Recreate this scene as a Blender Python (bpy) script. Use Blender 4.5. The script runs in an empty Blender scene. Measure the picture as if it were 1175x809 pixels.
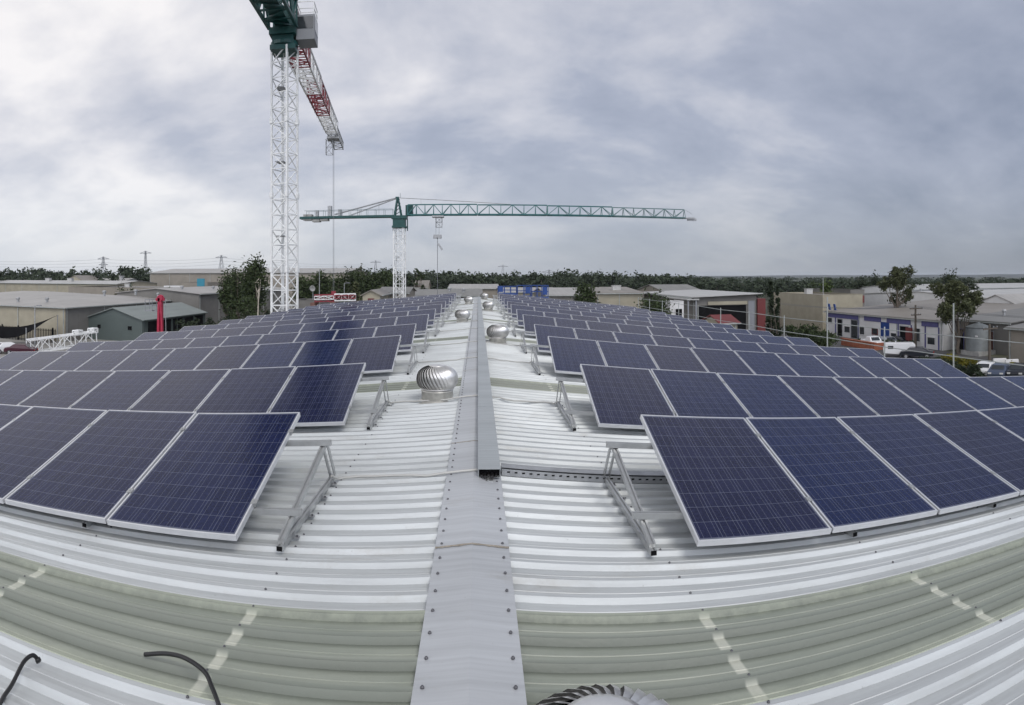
import bpy, math, random
from mathutils import Vector, Matrix, noise
R = math.radians
rnd = random.Random(7)
sc = bpy.context.scene
col = sc.collection

# ------------------------------------------------------------------ camera (a phone's cylindrical panorama)
F, CX, CY = 712.0, 548.5, 316.8
PW, PH = 1175.0, 809.0
cd = bpy.data.cameras.new('camera')
cam = bpy.data.objects.new('camera', cd); col.objects.link(cam); sc.camera = cam
cam.rotation_euler = (R(90), 0, 0)
cd.type = 'PANO'
cd.panorama_type = 'CENTRAL_CYLINDRICAL'
cd.central_cylindrical_radius = 1.0
cd.central_cylindrical_range_u_min = -CX / F
cd.central_cylindrical_range_u_max = (PW - CX) / F
cd.central_cylindrical_range_v_min = -(PH - CY) / F
cd.central_cylindrical_range_v_max = CY / F
cd.clip_start = 0.05; cd.clip_end = 30000

GZ = -10.6          # ground
SL, SR = .087, .105  # roof slopes left and right of the ridge
RZ = -1.66          # ridge height below the eye

def zr(x): return RZ - (SR * x if x > 0 else -SL * x)
def at(x, y, d):
    th = (x - CX) / F
    return Vector((d * math.sin(th), d * math.cos(th), -(y - CY) / F * d))
def gd(y): return F * (-GZ) / (y - CY)      # distance of a ground point seen at height y

# ------------------------------------------------------------------ materials
def nm(name):
    m = bpy.data.materials.new(name); m.use_nodes = True
    nt = m.node_tree; b = nt.nodes['Principled BSDF']
    return m, nt, b
def mat(name, c, rough=.6, metal=0., var=.0, scale=3., bump=0., bscale=40., spec=None, c2=None):
    m, nt, b = nm(name)
    b.inputs['Base Color'].default_value = (*c, 1); b.inputs['Roughness'].default_value = rough
    b.inputs['Metallic'].default_value = metal
    if spec is not None: b.inputs['Specular IOR Level'].default_value = spec
    L = nt.links
    if var or c2:
        tc = nt.nodes.new('ShaderNodeTexCoord')
        n = nt.nodes.new('ShaderNodeTexNoise'); n.inputs['Scale'].default_value = scale; n.inputs['Detail'].default_value = 6
        n.inputs['Roughness'].default_value = .65
        L.new(tc.outputs['Object'], n.inputs['Vector'])
        r = nt.nodes.new('ShaderNodeValToRGB')
        r.color_ramp.elements[0].position = .35; r.color_ramp.elements[1].position = .65
        a = tuple(max(0, v * (1 - var)) for v in c); d = tuple(min(1, v * (1 + var)) for v in (c2 or c))
        r.color_ramp.elements[0].color = (*a, 1); r.color_ramp.elements[1].color = (*d, 1)
        L.new(n.outputs['Fac'], r.inputs['Fac']); L.new(r.outputs['Color'], b.inputs['Base Color'])
    if bump:
        tc = nt.nodes.new('ShaderNodeTexCoord')
        n = nt.nodes.new('ShaderNodeTexNoise'); n.inputs['Scale'].default_value = bscale; n.inputs['Detail'].default_value = 5
        L.new(tc.outputs['Object'], n.inputs['Vector'])
        bp = nt.nodes.new('ShaderNodeBump'); bp.inputs['Strength'].default_value = bump; bp.inputs['Distance'].default_value = .02
        L.new(n.outputs['Fac'], bp.inputs['Height']); L.new(bp.outputs['Normal'], b.inputs['Normal'])
    return m

def N(nt, t, **k):
    n = nt.nodes.new(t)
    for a, v in k.items(): setattr(n, a, v)
    return n
def M_(nt, op, a, b=None, c=None, clamp=False):
    n = nt.nodes.new('ShaderNodeMath'); n.operation = op; n.use_clamp = clamp
    for i, v in enumerate((a, b, c)):
        if v is None: continue
        if isinstance(v, (int, float)): n.inputs[i].default_value = v
        else: nt.links.new(v, n.inputs[i])
    return n.outputs[0]
def MIX(nt, f, a, b, blend='MIX'):
    n = nt.nodes.new('ShaderNodeMix'); n.data_type = 'RGBA'; n.blend_type = blend
    for s, v in ((n.inputs[0], f), (n.inputs[6], a), (n.inputs[7], b)):
        if isinstance(v, (int, float)): s.default_value = v
        elif isinstance(v, tuple): s.default_value = (*v, 1)
        else: nt.links.new(v, s)
    return n.outputs[2]
def NOISE(nt, vec, scale, detail=5, rough=.6):
    n = nt.nodes.new('ShaderNodeTexNoise'); n.inputs['Scale'].default_value = scale
    n.inputs['Detail'].default_value = detail; n.inputs['Roughness'].default_value = rough
    nt.links.new(vec, n.inputs['Vector']); return n.outputs['Fac']
def MAPV(nt, vec, s):
    n = nt.nodes.new('ShaderNodeMapping'); n.inputs['Scale'].default_value = s
    nt.links.new(vec, n.inputs['Vector']); return n.outputs[0]

def roof_metal(name, base, rough, metal):
    m, nt, b = nm(name)
    tc = N(nt, 'ShaderNodeTexCoord'); o = tc.outputs['Object']
    big = NOISE(nt, MAPV(nt, o, (.35, 1.1, 1)), 1.3, 6, .6)
    run = NOISE(nt, MAPV(nt, o, (.8, 18, 1)), 1.6, 4, .6)       # rain streaks run down the slope
    fine = NOISE(nt, o, 34, 3, .6)
    f = M_(nt, 'ADD', M_(nt, 'MULTIPLY', big, .55), M_(nt, 'MULTIPLY', run, .45))
    f = M_(nt, 'MULTIPLY_ADD', M_(nt, 'SUBTRACT', f, .5), 2.6, .5, True)
    c = MIX(nt, f, tuple(v * .74 for v in base), tuple(min(1, v * 1.1) for v in base))
    st = NOISE(nt, MAPV(nt, o, (.9, 2.6, 1)), 1.1, 8, .75)
    c = MIX(nt, M_(nt, 'MULTIPLY', M_(nt, 'SUBTRACT', st, .56), 2.2, None, True), c, (.27, .245, .20))
    spk = M_(nt, 'GREATER_THAN', fine, .72)
    c = MIX(nt, M_(nt, 'MULTIPLY', spk, .25), c, (.18, .18, .16))
    nt.links.new(c, b.inputs['Base Color'])
    b.inputs['Metallic'].default_value = metal
    nt.links.new(M_(nt, 'MULTIPLY_ADD', f, -.12, rough + .06), b.inputs['Roughness'])
    bp = N(nt, 'ShaderNodeBump'); bp.inputs['Strength'].default_value = .12; bp.inputs['Distance'].default_value = .01
    nt.links.new(NOISE(nt, MAPV(nt, o, (1.2, 5, 1)), 3, 4), bp.inputs['Height']); nt.links.new(bp.outputs[0], b.inputs['Normal'])
    return m
M = {}
M['roof'] = roof_metal('zincalume sheet', (.52, .545, .55), .52, .22)
M['cap'] = roof_metal('ridge cap steel', (.50, .52, .54), .52, .2)
M['duct'] = roof_metal('galvanised duct', (.40, .43, .44), .45, .3)
M['alu'] = mat('aluminium rail', (.42, .43, .43), .38, .65, .12, 6)
M['frame'] = mat('anodised panel frame', (.66, .67, .69), .35, .45, .06, 5)
M['galv'] = mat('galvanised tray', (.36, .37, .38), .5, .6, .2, 8)
M['galvrail'] = mat('dull galvanised rail', (.34, .36, .35), .6, .2, .15, 3)
M['vent'] = mat('bright aluminium vent', (.74, .73, .71), .32, .78, .12, 5)
M['ventbase'] = mat('weathered vent throat', (.55, .54, .50), .42, .6, .2, 6)
M['screw'] = mat('grey screw head', (.10, .10, .11), .5, .4)
M['sealant'] = mat('dirty brown lap sealant', (.30, .27, .225), .8, 0, .25, 30)
M['black'] = mat('black rubber', (.012, .012, .013), .45)
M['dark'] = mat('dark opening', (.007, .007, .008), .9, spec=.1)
M['cable'] = mat('grey conduit', (.42, .42, .40), .5)
# fibreglass skylight sheeting with purlin lines showing through and algae at the laps
def fibreglass():
    m, nt, b = nm('aged green fibreglass')
    tc = N(nt, 'ShaderNodeTexCoord'); o = tc.outputs['Object']
    sx = N(nt, 'ShaderNodeSeparateXYZ'); nt.links.new(o, sx.inputs[0])
    X, Y = sx.outputs[0], sx.outputs[1]
    ax = M_(nt, 'ABSOLUTE', X)
    fr = M_(nt, 'FRACT', M_(nt, 'DIVIDE', M_(nt, 'SUBTRACT', ax, 1.15 - .7), 1.4))
    dist = M_(nt, 'MULTIPLY', M_(nt, 'ABSOLUTE', M_(nt, 'SUBTRACT', fr, .5)), 1.4)
    purlin = M_(nt, 'SMOOTH_MIN', M_(nt, 'MULTIPLY', M_(nt, 'SUBTRACT', .034, dist), 90), 1, .1)
    purlin = M_(nt, 'MAXIMUM', purlin, 0)
    g = NOISE(nt, MAPV(nt, o, (.5, 3, 1)), 2.2, 6)
    g2 = NOISE(nt, o, 9, 5, .7)
    base = MIX(nt, M_(nt, 'MULTIPLY_ADD', M_(nt, 'SUBTRACT', g, .5), 2.5, .5, True), (.235, .262, .225), (.33, .355, .305))
    base = MIX(nt, M_(nt, 'MULTIPLY', g2, .3), base, (.20, .21, .15))
    ar = N(nt, 'ShaderNodeAttribute'); ar.attribute_name = 'rib'; ag = N(nt, 'ShaderNodeAttribute'); ag.attribute_name = 'flank_shade'
    base = MIX(nt, M_(nt, 'MULTIPLY', ag.outputs['Fac'], M_(nt, 'MULTIPLY_ADD', g, .7, .25), None, True), base, (.050, .060, .048))  # shade of the rib flanks and feet painted into the fibreglass colour, broken by noise
    purlin = M_(nt, 'MULTIPLY', purlin, M_(nt, 'MULTIPLY_ADD', ar.outputs['Fac'], -1.1, 1, True))
    c = MIX(nt, M_(nt, 'MULTIPLY', purlin, M_(nt, 'MULTIPLY_ADD', g2, .9, .3)), base, (.56, .57, .49))
    # edge laps: distance to nearest edge of the .76 m strip is carried in a 'edge' attribute
    at_ = N(nt, 'ShaderNodeAttribute'); at_.attribute_name = 'edge'
    e = M_(nt, 'SUBTRACT', 1, M_(nt, 'DIVIDE', M_(nt, 'ADD', at_.outputs['Fac'], M_(nt, 'MULTIPLY_ADD', g2, .16, -.08)), .13), None, True)
    c = MIX(nt, M_(nt, 'MULTIPLY', e, .75), c, (.40, .43, .33))
    nt.links.new(c, b.inputs['Base Color'])
    b.inputs['Roughness'].default_value = .42
    bp = N(nt, 'ShaderNodeBump'); bp.inputs['Strength'].default_value = .3; bp.inputs['Distance'].default_value = .01
    nt.links.new(NOISE(nt, MAPV(nt, o, (2, 6, 1)), 5, 5), bp.inputs['Height']); nt.links.new(bp.outputs[0], b.inputs['Normal'])
    return m
M['fibre'] = fibreglass()

PWID, PLEN = .985, 1.63
def solar_glass():
    m, nt, b = nm('polycrystalline cells under glass')
    tc = N(nt, 'ShaderNodeTexCoord'); o = tc.outputs['Object']
    oi = N(nt, 'ShaderNodeObjectInfo'); rn = oi.outputs['Random']
    sx = N(nt, 'ShaderNodeSeparateXYZ'); nt.links.new(o, sx.inputs[0])
    u = M_(nt, 'DIVIDE', M_(nt, 'SUBTRACT', sx.outputs[0], .022), (PWID - .044) / 6)
    v = M_(nt, 'DIVIDE', M_(nt, 'SUBTRACT', sx.outputs[1], .028), (PLEN - .056) / 10)
    def line(t, halfw, period=1.0):
        fr = M_(nt, 'FRACT', M_(nt, 'ADD', t, .5))
        d = M_(nt, 'ABSOLUTE', M_(nt, 'SUBTRACT', fr, .5))
        return M_(nt, 'LESS_THAN', d, halfw)
    gu = line(u, .010); gv = line(v, .011)
    gap = M_(nt, 'MAXIMUM', gu, gv)
    # three busbars per cell
    bb = None
    for s in (1 / 6, .5, 5 / 6):
        d = M_(nt, 'LESS_THAN', M_(nt, 'ABSOLUTE', M_(nt, 'SUBTRACT', M_(nt, 'FRACT', u), s)), .0055)
        bb = d if bb is None else M_(nt, 'MAXIMUM', bb, d)
    # outside the cell field: white backsheet margin
    m1 = M_(nt, 'LESS_THAN', u, .0); m2 = M_(nt, 'GREATER_THAN', u, 6.0)
    m3 = M_(nt, 'LESS_THAN', v, .0); m4 = M_(nt, 'GREATER_THAN', v, 10.0)
    mar = M_(nt, 'MAXIMUM', M_(nt, 'MAXIMUM', m1, m2), M_(nt, 'MAXIMUM', m3, m4))
    # cell to cell and crystal variation
    cm = N(nt, 'ShaderNodeCombineXYZ')
    nt.links.new(M_(nt, 'FLOOR', u), cm.inputs[0]); nt.links.new(M_(nt, 'FLOOR', v), cm.inputs[1]); nt.links.new(M_(nt, 'MULTIPLY', rn, 91), cm.inputs[2])
    wn = N(nt, 'ShaderNodeTexWhiteNoise'); nt.links.new(cm.outputs[0], wn.inputs['Vector'])
    vo = N(nt, 'ShaderNodeTexVoronoi'); vo.inputs['Scale'].default_value = 70
    nt.links.new(o, vo.inputs['Vector'])
    cell = MIX(nt, wn.outputs['Value'], (.0016, .0042, .021), (.0032, .0076, .036))
    cell = MIX(nt, M_(nt, 'MULTIPLY', vo.outputs['Distance'], .8), cell, (.010, .020, .075))
    tint = MIX(nt, rn, (.70, .90, 1.10), (2.6, 1.15, .72))
    cell = MIX(nt, .6, cell, tint, 'MULTIPLY')
    c = MIX(nt, M_(nt, 'MULTIPLY', gap, .36), cell, (.26, .29, .38))
    c = MIX(nt, M_(nt, 'MULTIPLY', bb, .5), c, (.26, .28, .34))
    c = MIX(nt, mar, c, (.10, .11, .15))
    dust = NOISE(nt, MAPV(nt, o, (1, 1.6, 1)), 2.2, 6, .7)
    c = MIX(nt, M_(nt, 'MULTIPLY', dust, .012), c, (.5, .5, .5))
    nt.links.new(c, b.inputs['Base Color'])
    b.inputs['IOR'].default_value = 1.5; b.inputs['Specular IOR Level'].default_value = .22
    nt.links.new(M_(nt, 'MULTIPLY_ADD', dust, .08, .10), b.inputs['Roughness'])
    return m
M['cells'] = solar_glass()
M['back'] = mat('white panel backsheet', (.45, .46, .47), .6)

M['white_paint'] = mat('white painted steel', (.74, .75, .75), .45, 0, .08, 4)
M['green_paint'] = mat('dark green painted steel', (.006, .058, .056), .45, 0, .15, 3)
M['teal_paint'] = mat('teal painted steel', (.012, .10, .105), .45, 0, .15, 3)
M['teal_grey'] = mat('faded teal steel', (.06, .13, .135), .5, 0, .15, 3)
M['red_paint'] = mat('red painted steel', (.21, .018, .030), .45, 0, .2, 3)
M['magenta'] = mat('crimson painted steel', (.33, .012, .045), .4, 0, .1, 3)
M['conc'] = mat('ballast concrete', (.30, .30, .29), .8, 0, .15, 2)
M['glass'] = mat('tinted window glass', (.03, .035, .04), .08, 0, spec=.8)
M['steel'] = mat('grey steel cable', (.16, .17, .18), .5, .3)
M['cabgrey'] = mat('grey cab panel', (.22, .23, .25), .5)
M['blue'] = mat('blue painted steel', (.012, .05, .21), .45, 0, .15, 3)
M['violet'] = mat('violet blue fascia', (.085, .085, .22), .55, 0, .12, 2)
M['cream'] = mat('cream wall sheet', (.30, .275, .21), .7, 0, .10, .5)
M['beige'] = mat('beige precast wall', (.22, .20, .17), .8, 0, .10, .3)
M['greywall'] = mat('grey rendered wall', (.15, .145, .135), .8, 0, .12, .3)
M['whitewall'] = mat('white painted wall', (.60, .60, .60), .7, 0, .06, .4)
M['greenwall'] = mat('grey green sheet wall', (.072, .092, .088), .55, 0, .06, .4)
M['redwall'] = mat('red sheet wall', (.13, .022, .022), .6, 0, .1, .4)
M['brick'] = mat('orange brick', (.30, .10, .055), .8, 0, .2, 2)
M['teal'] = mat('teal sign', (.02, .19, .27), .5)
M['rust'] = mat('brown rusty metal', (.14, .07, .055), .8, .1, .25, 1)
M['tank'] = mat('grey steel tank', (.145, .16, .165), .6, .2, .15, 1.2)
M['timber'] = mat('weathered pole timber', (.09, .075, .06), .85, 0, .2, 3)
def sheet_roof(name, c, rib=True):
    m, nt, b = nm(name)
    tc = N(nt, 'ShaderNodeTexCoord'); o = tc.outputs['Object']
    n1 = NOISE(nt, MAPV(nt, o, (.12, .12, .3)), 1, 6, .7)
    n2 = NOISE(nt, MAPV(nt, o, (.9, .06, 1)), 1.5, 4, .6)
    f = M_(nt, 'MULTIPLY_ADD', M_(nt, 'SUBTRACT', M_(nt, 'MULTIPLY_ADD', n2, .5, M_(nt, 'MULTIPLY', n1, .5)), .5), 3, .5, True)
    nt.links.new(MIX(nt, f, tuple(v * .78 for v in c), tuple(min(1, v * 1.12) for v in c)), b.inputs['Base Color'])
    b.inputs['Roughness'].default_value = .55; b.inputs['Metallic'].default_value = .15
    return m
M['rooflight'] = sheet_roof('pale sheet roof', (.36, .35, .335))
M['roofgrey'] = sheet_roof('grey sheet roof', (.21, .207, .195))
M['roofgreen'] = sheet_roof('pale green sheet roof', (.22, .25, .24))
M['roofwhite'] = sheet_roof('white sheet roof', (.44, .44, .43))
M['roofbeige'] = sheet_roof('beige sheet roof', (.25, .23, .205))
M['sail'] = mat('black shade cloth', (.007, .007, .008), .95, spec=.05)
M['carwhite'] = mat('white car paint', (.72, .73, .74), .25, 0)
M['carsilver'] = mat('silver car paint', (.36, .38, .41), .25, .5)
M['cardark'] = mat('dark car paint', (.02, .023, .03), .2)
M['carblue'] = mat('slate blue car paint', (.08, .10, .15), .22, .3)
M['maroon'] = mat('maroon car paint', (.045, .01, .02), .25)
M['tyre'] = mat('tyre rubber', (.02, .02, .02), .8)
M['orange'] = mat('orange paint', (.48, .10, .03), .5, 0, .2, 2)
M['lamp'] = mat('clear lamp glass', (.6, .6, .58), .15)
M['lampred'] = mat('red lamp glass', (.3, .01, .01), .2)
def leafmat(name, c, c2):
    m, nt, b = nm(name)
    tc = N(nt, 'ShaderNodeTexCoord'); o = tc.outputs['Object']
    f = M_(nt, 'MULTIPLY_ADD', M_(nt, 'SUBTRACT', NOISE(nt, o, .55, 4, .7), .5), 3.0, .5, True)
    g = N(nt, 'ShaderNodeNewGeometry')
    f2 = M_(nt, 'MULTIPLY_ADD', g.outputs['Random Per Island'], .5, M_(nt, 'MULTIPLY', f, .6))
    nt.links.new(MIX(nt, f2, c, c2), b.inputs['Base Color'])
    b.inputs['Roughness'].default_value = .65; b.inputs['Specular IOR Level'].default_value = .25
    return m
M['leaf'] = leafmat('dark evergreen leaves', (.013, .022, .009), (.052, .074, .026))
M['leafeuc'] = leafmat('olive eucalypt leaves', (.024, .031, .014), (.092, .104, .046))
M['leaflime'] = leafmat('bright green leaves', (.018, .034, .008), (.070, .100, .022))
M['leafyel'] = leafmat('yellow green leaves', (.05, .06, .008), (.22, .19, .02))
M['leafpine'] = leafmat('blackish green needles', (.010, .018, .009), (.032, .046, .021))
M['leaffar'] = leafmat('far forest leaves', (.017, .028, .016), (.050, .066, .038))
M['bark'] = mat('bark', (.12, .10, .08), .9, 0, .3, 2)
M['barkpale'] = mat('pale dead bark', (.42, .38, .32), .9, 0, .2, 2)

# ------------------------------------------------------------------ mesh builder
class MB:
    def __init__(s): s.v = []; s.f = []; s.mi = []; s.cur = 0; s.sm = False
    def add(s, vs, fs):
        o = len(s.v); s.v += [tuple(v) for v in vs]
        for f in fs: s.f.append(tuple(i + o for i in f)); s.mi.append(s.cur)
        return s
    def box(s, x0, x1, y0, y1, z0, z1):
        vs = [(x, y, z) for z in (z0, z1) for y in (y0, y1) for x in (x0, x1)]
        return s.add(vs, [(0, 2, 3, 1), (4, 5, 7, 6), (0, 1, 5, 4), (2, 6, 7, 3), (0, 4, 6, 2), (1, 3, 7, 5)])
    def hexa(s, p):    # 8 corners: bottom 4 ccw, top 4 ccw
        return s.add(p, [(3, 2, 1, 0), (4, 5, 6, 7), (0, 1, 5, 4), (1, 2, 6, 5), (2, 3, 7, 6), (3, 0, 4, 7)])
    def bar(s, a, b, w, h=None, up=(0, 0, 1)):
        a = Vector(a); b = Vector(b); h = h or w
        d = (b - a).normalized(); up = Vector(up)
        if abs(d.dot(up)) > .98: up = Vector((1, 0, 0))
        x = d.cross(up).normalized() * (w / 2); y = x.cross(d).normalized() * (h / 2)
        p = [a - x - y, a + x - y, a + x + y, a - x + y, b - x - y, b + x - y, b + x + y, b - x + y]
        return s.hexa(p)
    def tube(s, pts, r, n=8, cap=True, closed=False):
        pts = [Vector(p) for p in pts]; rs = r if isinstance(r, (list, tuple)) else [r] * len(pts)
        ring = []; vs = []
        for i, p in enumerate(pts):
            a = pts[max(0, i - 1)]; b = pts[min(len(pts) - 1, i + 1)]
            d = (b - a).normalized(); u = Vector((0, 0, 1)) if abs(d.z) < .9 else Vector((1, 0, 0))
            x = d.cross(u).normalized(); y = x.cross(d)
            for k in range(n):
                t = 2 * math.pi * k / n; vs.append(p + (x * math.cos(t) + y * math.sin(t)) * rs[i])
        fs = []
        for i in range(len(pts) - 1):
            for k in range(n):
                k2 = (k + 1) % n; fs.append((i * n + k, i * n + k2, (i + 1) * n + k2, (i + 1) * n + k))
        if cap: fs.append(tuple(range(n - 1, -1, -1))); fs.append(tuple((len(pts) - 1) * n + k for k in range(n)))
        return s.add(vs, fs)
    def lathe(s, prof, n=24, c=(0, 0, 0), axis='z'):
        vs = []
        for r, z in prof:
            for k in range(n):
                t = 2 * math.pi * k / n
                q = (r * math.cos(t), r * math.sin(t), z)
                if axis == 'y': q = (q[0], q[2], q[1])
                if axis == 'x': q = (q[2], q[0], q[1])
                vs.append((q[0] + c[0], q[1] + c[1], q[2] + c[2]))
        fs = []
        for i in range(len(prof) - 1):
            for k in range(n):
                k2 = (k + 1) % n; fs.append((i * n + k, i * n + k2, (i + 1) * n + k2, (i + 1) * n + k))
        return s.add(vs, fs)
    def quad(s, a, b, c, d): return s.add([a, b, c, d], [(0, 1, 2, 3)])
    def build(s, name, mats, parent=None, loc=None, smooth=False, xf=None):
        me = bpy.data.meshes.new(name)
        off = Vector(loc) if loc is not None else Vector((0, 0, 0))
        vs = [Vector(v) - off for v in s.v]
        if xf is not None: vs = [xf @ v for v in vs]
        me.from_pydata(vs, [], s.f)
        for m in (mats if isinstance(mats, (list, tuple)) else [mats]): me.materials.append(M[m] if isinstance(m, str) else m)
        me.polygons.foreach_set('material_index', s.mi)
        if smooth: me.polygons.foreach_set('use_smooth', [True] * len(s.f))
        me.update()
        o = bpy.data.objects.new(name, me); col.objects.link(o)
        if parent is not None: o.parent = parent
        elif loc is not None: o.location = loc
        return o

def tag(o, label=None, cat=None, group=None, kind=None):
    if label: o['label'] = label
    if cat: o['category'] = cat
    if group: o['group'] = group
    if kind: o['kind'] = kind
    return o
def thing(name, label, cat, loc=(0, 0, 0), rz=0, group=None):
    o = bpy.data.objects.new(name, None); col.objects.link(o); o.location = loc; o.rotation_euler = (0, 0, rz)
    o.empty_display_size = .2
    return tag(o, label, cat, group)
def part(name, mb, m, parent, world=False, smooth=False):
    """a part; world=True: mb is in world coordinates and the parent has no rotation"""
    return mb.build(name, m, parent, parent.location.copy() if world else None, smooth)
def copy_tree(o, parent=None):
    c = o.copy(); col.objects.link(c)
    if parent is not None: c.parent = parent
    for ch in o.children: copy_tree(ch, c)
    return c
ORD = ['first', 'second', 'third', 'fourth', 'fifth', 'sixth', 'seventh', 'eighth', 'ninth', 'tenth', 'eleventh', 'twelfth']

# ------------------------------------------------------------------ the building under foot
PER = 7.05; PITCH = PER / 37
XE = 12.25; YA, YB = -2.6, 47.6
bands = []          # skylight strips (y0, y1)
k = 0
while True:
    y0 = 2.31 + k * PER
    if y0 > YB - 1: break
    bands.append((y0, y0 + 4 * PITCH)); k += 1
PROF = [(0, 0), (.128, 0), (.1435, .029), (.1715, .029), (1e9, 0)]
def profile(y0, y1):
    """rib profile points (y, h) with the ribs in phase with the first strip"""
    pts = []
    n0 = math.floor((y0 - 2.31) / PITCH + 1e-6)
    n = n0
    while True:
        b = 2.31 + n * PITCH
        for dy, h in ((0, 0), (.012, .0), (.045, .0), (.048, .003), (.056, .003), (.059, 0), (.088, 0), (.122, 0), (.139, .029), (.170, .029)):
            y = b + dy - .0
            if y0 - 1e-6 <= y <= y1 + 1e-6: pts.append((y, h))
        n += 1
        if b > y1: break
    if pts[0][0] > y0 + 1e-4: pts.insert(0, (y0, 0))
    if pts[-1][0] < y1 - 1e-4: pts.append((y1, 0))
    return pts
flank_shade = []; hts = []
def sheet(mb, side, y0, y1, dz=0.0, xin=.12, edges=None):
    pr = profile(y0, y1)
    xs = [xin, 1.15, 2.55, 3.95, 6.75, 9.5, XE]
    vs = []; fs = []
    for x in xs:
        for (y, h) in pr:
            vs.append((side * x, y, zr(side * x) + h + dz))
            if edges is not None:
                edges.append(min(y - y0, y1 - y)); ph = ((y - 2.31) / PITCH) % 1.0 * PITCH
                flank_shade.append(1.0 if abs(ph - .122) < .002 else (.75 if abs(ph - .139) < .002 else (.35 if ph < .002 else 0.0))); hts.append(h / .029)  # weight of the painted shade: strongest at the camera-side rib foot and flank
    n = len(pr)
    for i in range(len(xs) - 1):
        for j in range(n - 1):
            f = (i * n + j, (i + 1) * n + j, (i + 1) * n + j + 1, i * n + j + 1)
            fs.append(f if side > 0 else f[::-1])
    mb.add(vs, fs)
W = thing('warehouse', 'ribbed pale metal roofed warehouse under the solar panels, with green skylight strips', 'warehouse', (0, 20, GZ))
steel_spans = []
y = YA
for (a, b) in bands: steel_spans.append((y, a)); y = b
steel_spans.append((y, YB))
for side in (-1, 1):
    mb = MB()
    for (a, b) in steel_spans: sheet(mb, side, a, b)
    # screws along the purlin lines near the camera
    mb.cur = 1
    for px in (1.15, 2.55, 3.95, 5.35, 6.75):
        for n in range(-6, 60):
            yy = 2.31 + n * PITCH + .155
            if n % 2 and yy > 6: continue
            if any(a - .05 < yy < b for a, b in bands) and yy > 4: continue
            x = side * px; z = zr(x) + .029
            mb.lathe([(.0075, z), (.0075, z + .004), (.004, z + .009), (0.0001, z + .009)], 6, (x, yy, 0))
    part('roof_sheeting', mb, ['roof', 'screw'], W, True)
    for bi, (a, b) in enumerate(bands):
        mb = MB(); ed = []; flank_shade.clear(); hts.clear()
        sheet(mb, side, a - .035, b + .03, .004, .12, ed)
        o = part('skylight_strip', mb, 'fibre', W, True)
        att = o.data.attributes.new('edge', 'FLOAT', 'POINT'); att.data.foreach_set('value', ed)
        att = o.data.attributes.new('flank_shade', 'FLOAT', 'POINT'); att.data.foreach_set('value', flank_shade)
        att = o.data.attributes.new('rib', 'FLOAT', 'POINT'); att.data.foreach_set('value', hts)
# ridge cap
mb = MB()
seg = 7.05 / 3
yy = YA; i = 0
while yy < YB:
    y1 = min(yy + seg, YB) if i else 3.75 - 2 * seg; lift = .002 * (i % 2)
    pts = [(-.262, zr(-.262) + .012), (-.260, zr(-.26) + .033), (-.035, zr(0) + .040), (.188, zr(.188) + .033), (.190, zr(.19) + .012)]
    y2 = y1 + .05
    vs = [(x, yy, z + lift) for x, z in pts] + [(x, y2, z + lift) for x, z in pts]
    mb.add(vs, [(j, j + 1, j + 6, j + 5) for j in range(4)])
    vs = [(x, yy, z + lift - .0012) for x, z in pts]
    yy = y1; i += 1
for k in range(8):
    q = 3.75 + (k - 2) * seg
    if q < YA + 1: continue
    sm = MB()
    rr_ = random.Random(k); m = 22; top = []; bot = []
    for j in range(m + 1):
        x = -.259 + .447 * j / m; z = (zr(-.26) + .033 + (zr(0) + .040 - zr(-.26) - .033) * (x + .26) / .225) if x < -.035 else (zr(0) + .040 + (zr(.188) + .033 - zr(0) - .040) * (x + .035) / .223)
        top.append((x, q + .012 + .006 * rr_.random(), z + .0032)); bot.append((x, q - .003 - .010 * rr_.random(), z + .0030))
    sm.add(bot + top, [(j, j + 1, m + 2 + j, m + 1 + j) for j in range(m)])
    part('lap_sealant', sm, 'sealant', W, True)
mb.cur = 1
n = -6
while True:
    yy = 2.31 + n * PITCH + .155; n += 1
    if yy > 26: break
    for x in (-.222, .150):
        z = zr(x) + .036
        mb.lathe([(.0085, z), (.0085, z + .005), (.0045, z + .010), (.0001, z + .010)], 8, (x, yy, 0))
part('ridge_cap', mb, ['cap', 'screw'], W, True)
# walls, gutters
mb = MB()
ze_l, ze_r = zr(-XE), zr(XE)
mb.add([(-XE + .1, YA, GZ), (XE - .1, YA, GZ), (XE - .1, YA, ze_r - .05), (0, YA, RZ - .05), (-XE + .1, YA, ze_l - .05)], [(0, 1, 2, 3, 4)])
mb.add([(-XE + .1, YB, GZ), (XE - .1, YB, GZ), (XE - .1, YB, ze_r - .05), (0, YB, RZ - .05), (-XE + .1, YB, ze_l - .05)], [(4, 3, 2, 1, 0)])
mb.quad((-XE + .1, YA, GZ), (-XE + .1, YA, ze_l - .05), (-XE + .1, YB, ze_l - .05), (-XE + .1, YB, GZ))
mb.quad((XE - .1, YA, GZ), (XE - .1, YB, GZ), (XE - .1, YB, ze_r - .05), (XE - .1, YA, ze_r - .05))
part('wall', mb, 'greywall', W, True)
for s in (-1, 1):
    mb = MB(); z = zr(s * XE)
    a, b = (XE - .02, XE + .14)
    xs = sorted((s * a, s * b))
    mb.box(xs[0], xs[1], YA, YB, z - .16, z - .15)
    mb.box(min(s * b, s * (b + .006)), max(s * b, s * (b + .006)), YA, YB, z - .16, z - .01)
    part('gutter', mb, 'galv', W, True)
mb = MB()
mb.box(-XE, XE, YB + .0, YB + .03, ze_r - .3, ze_r - .25)
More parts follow.
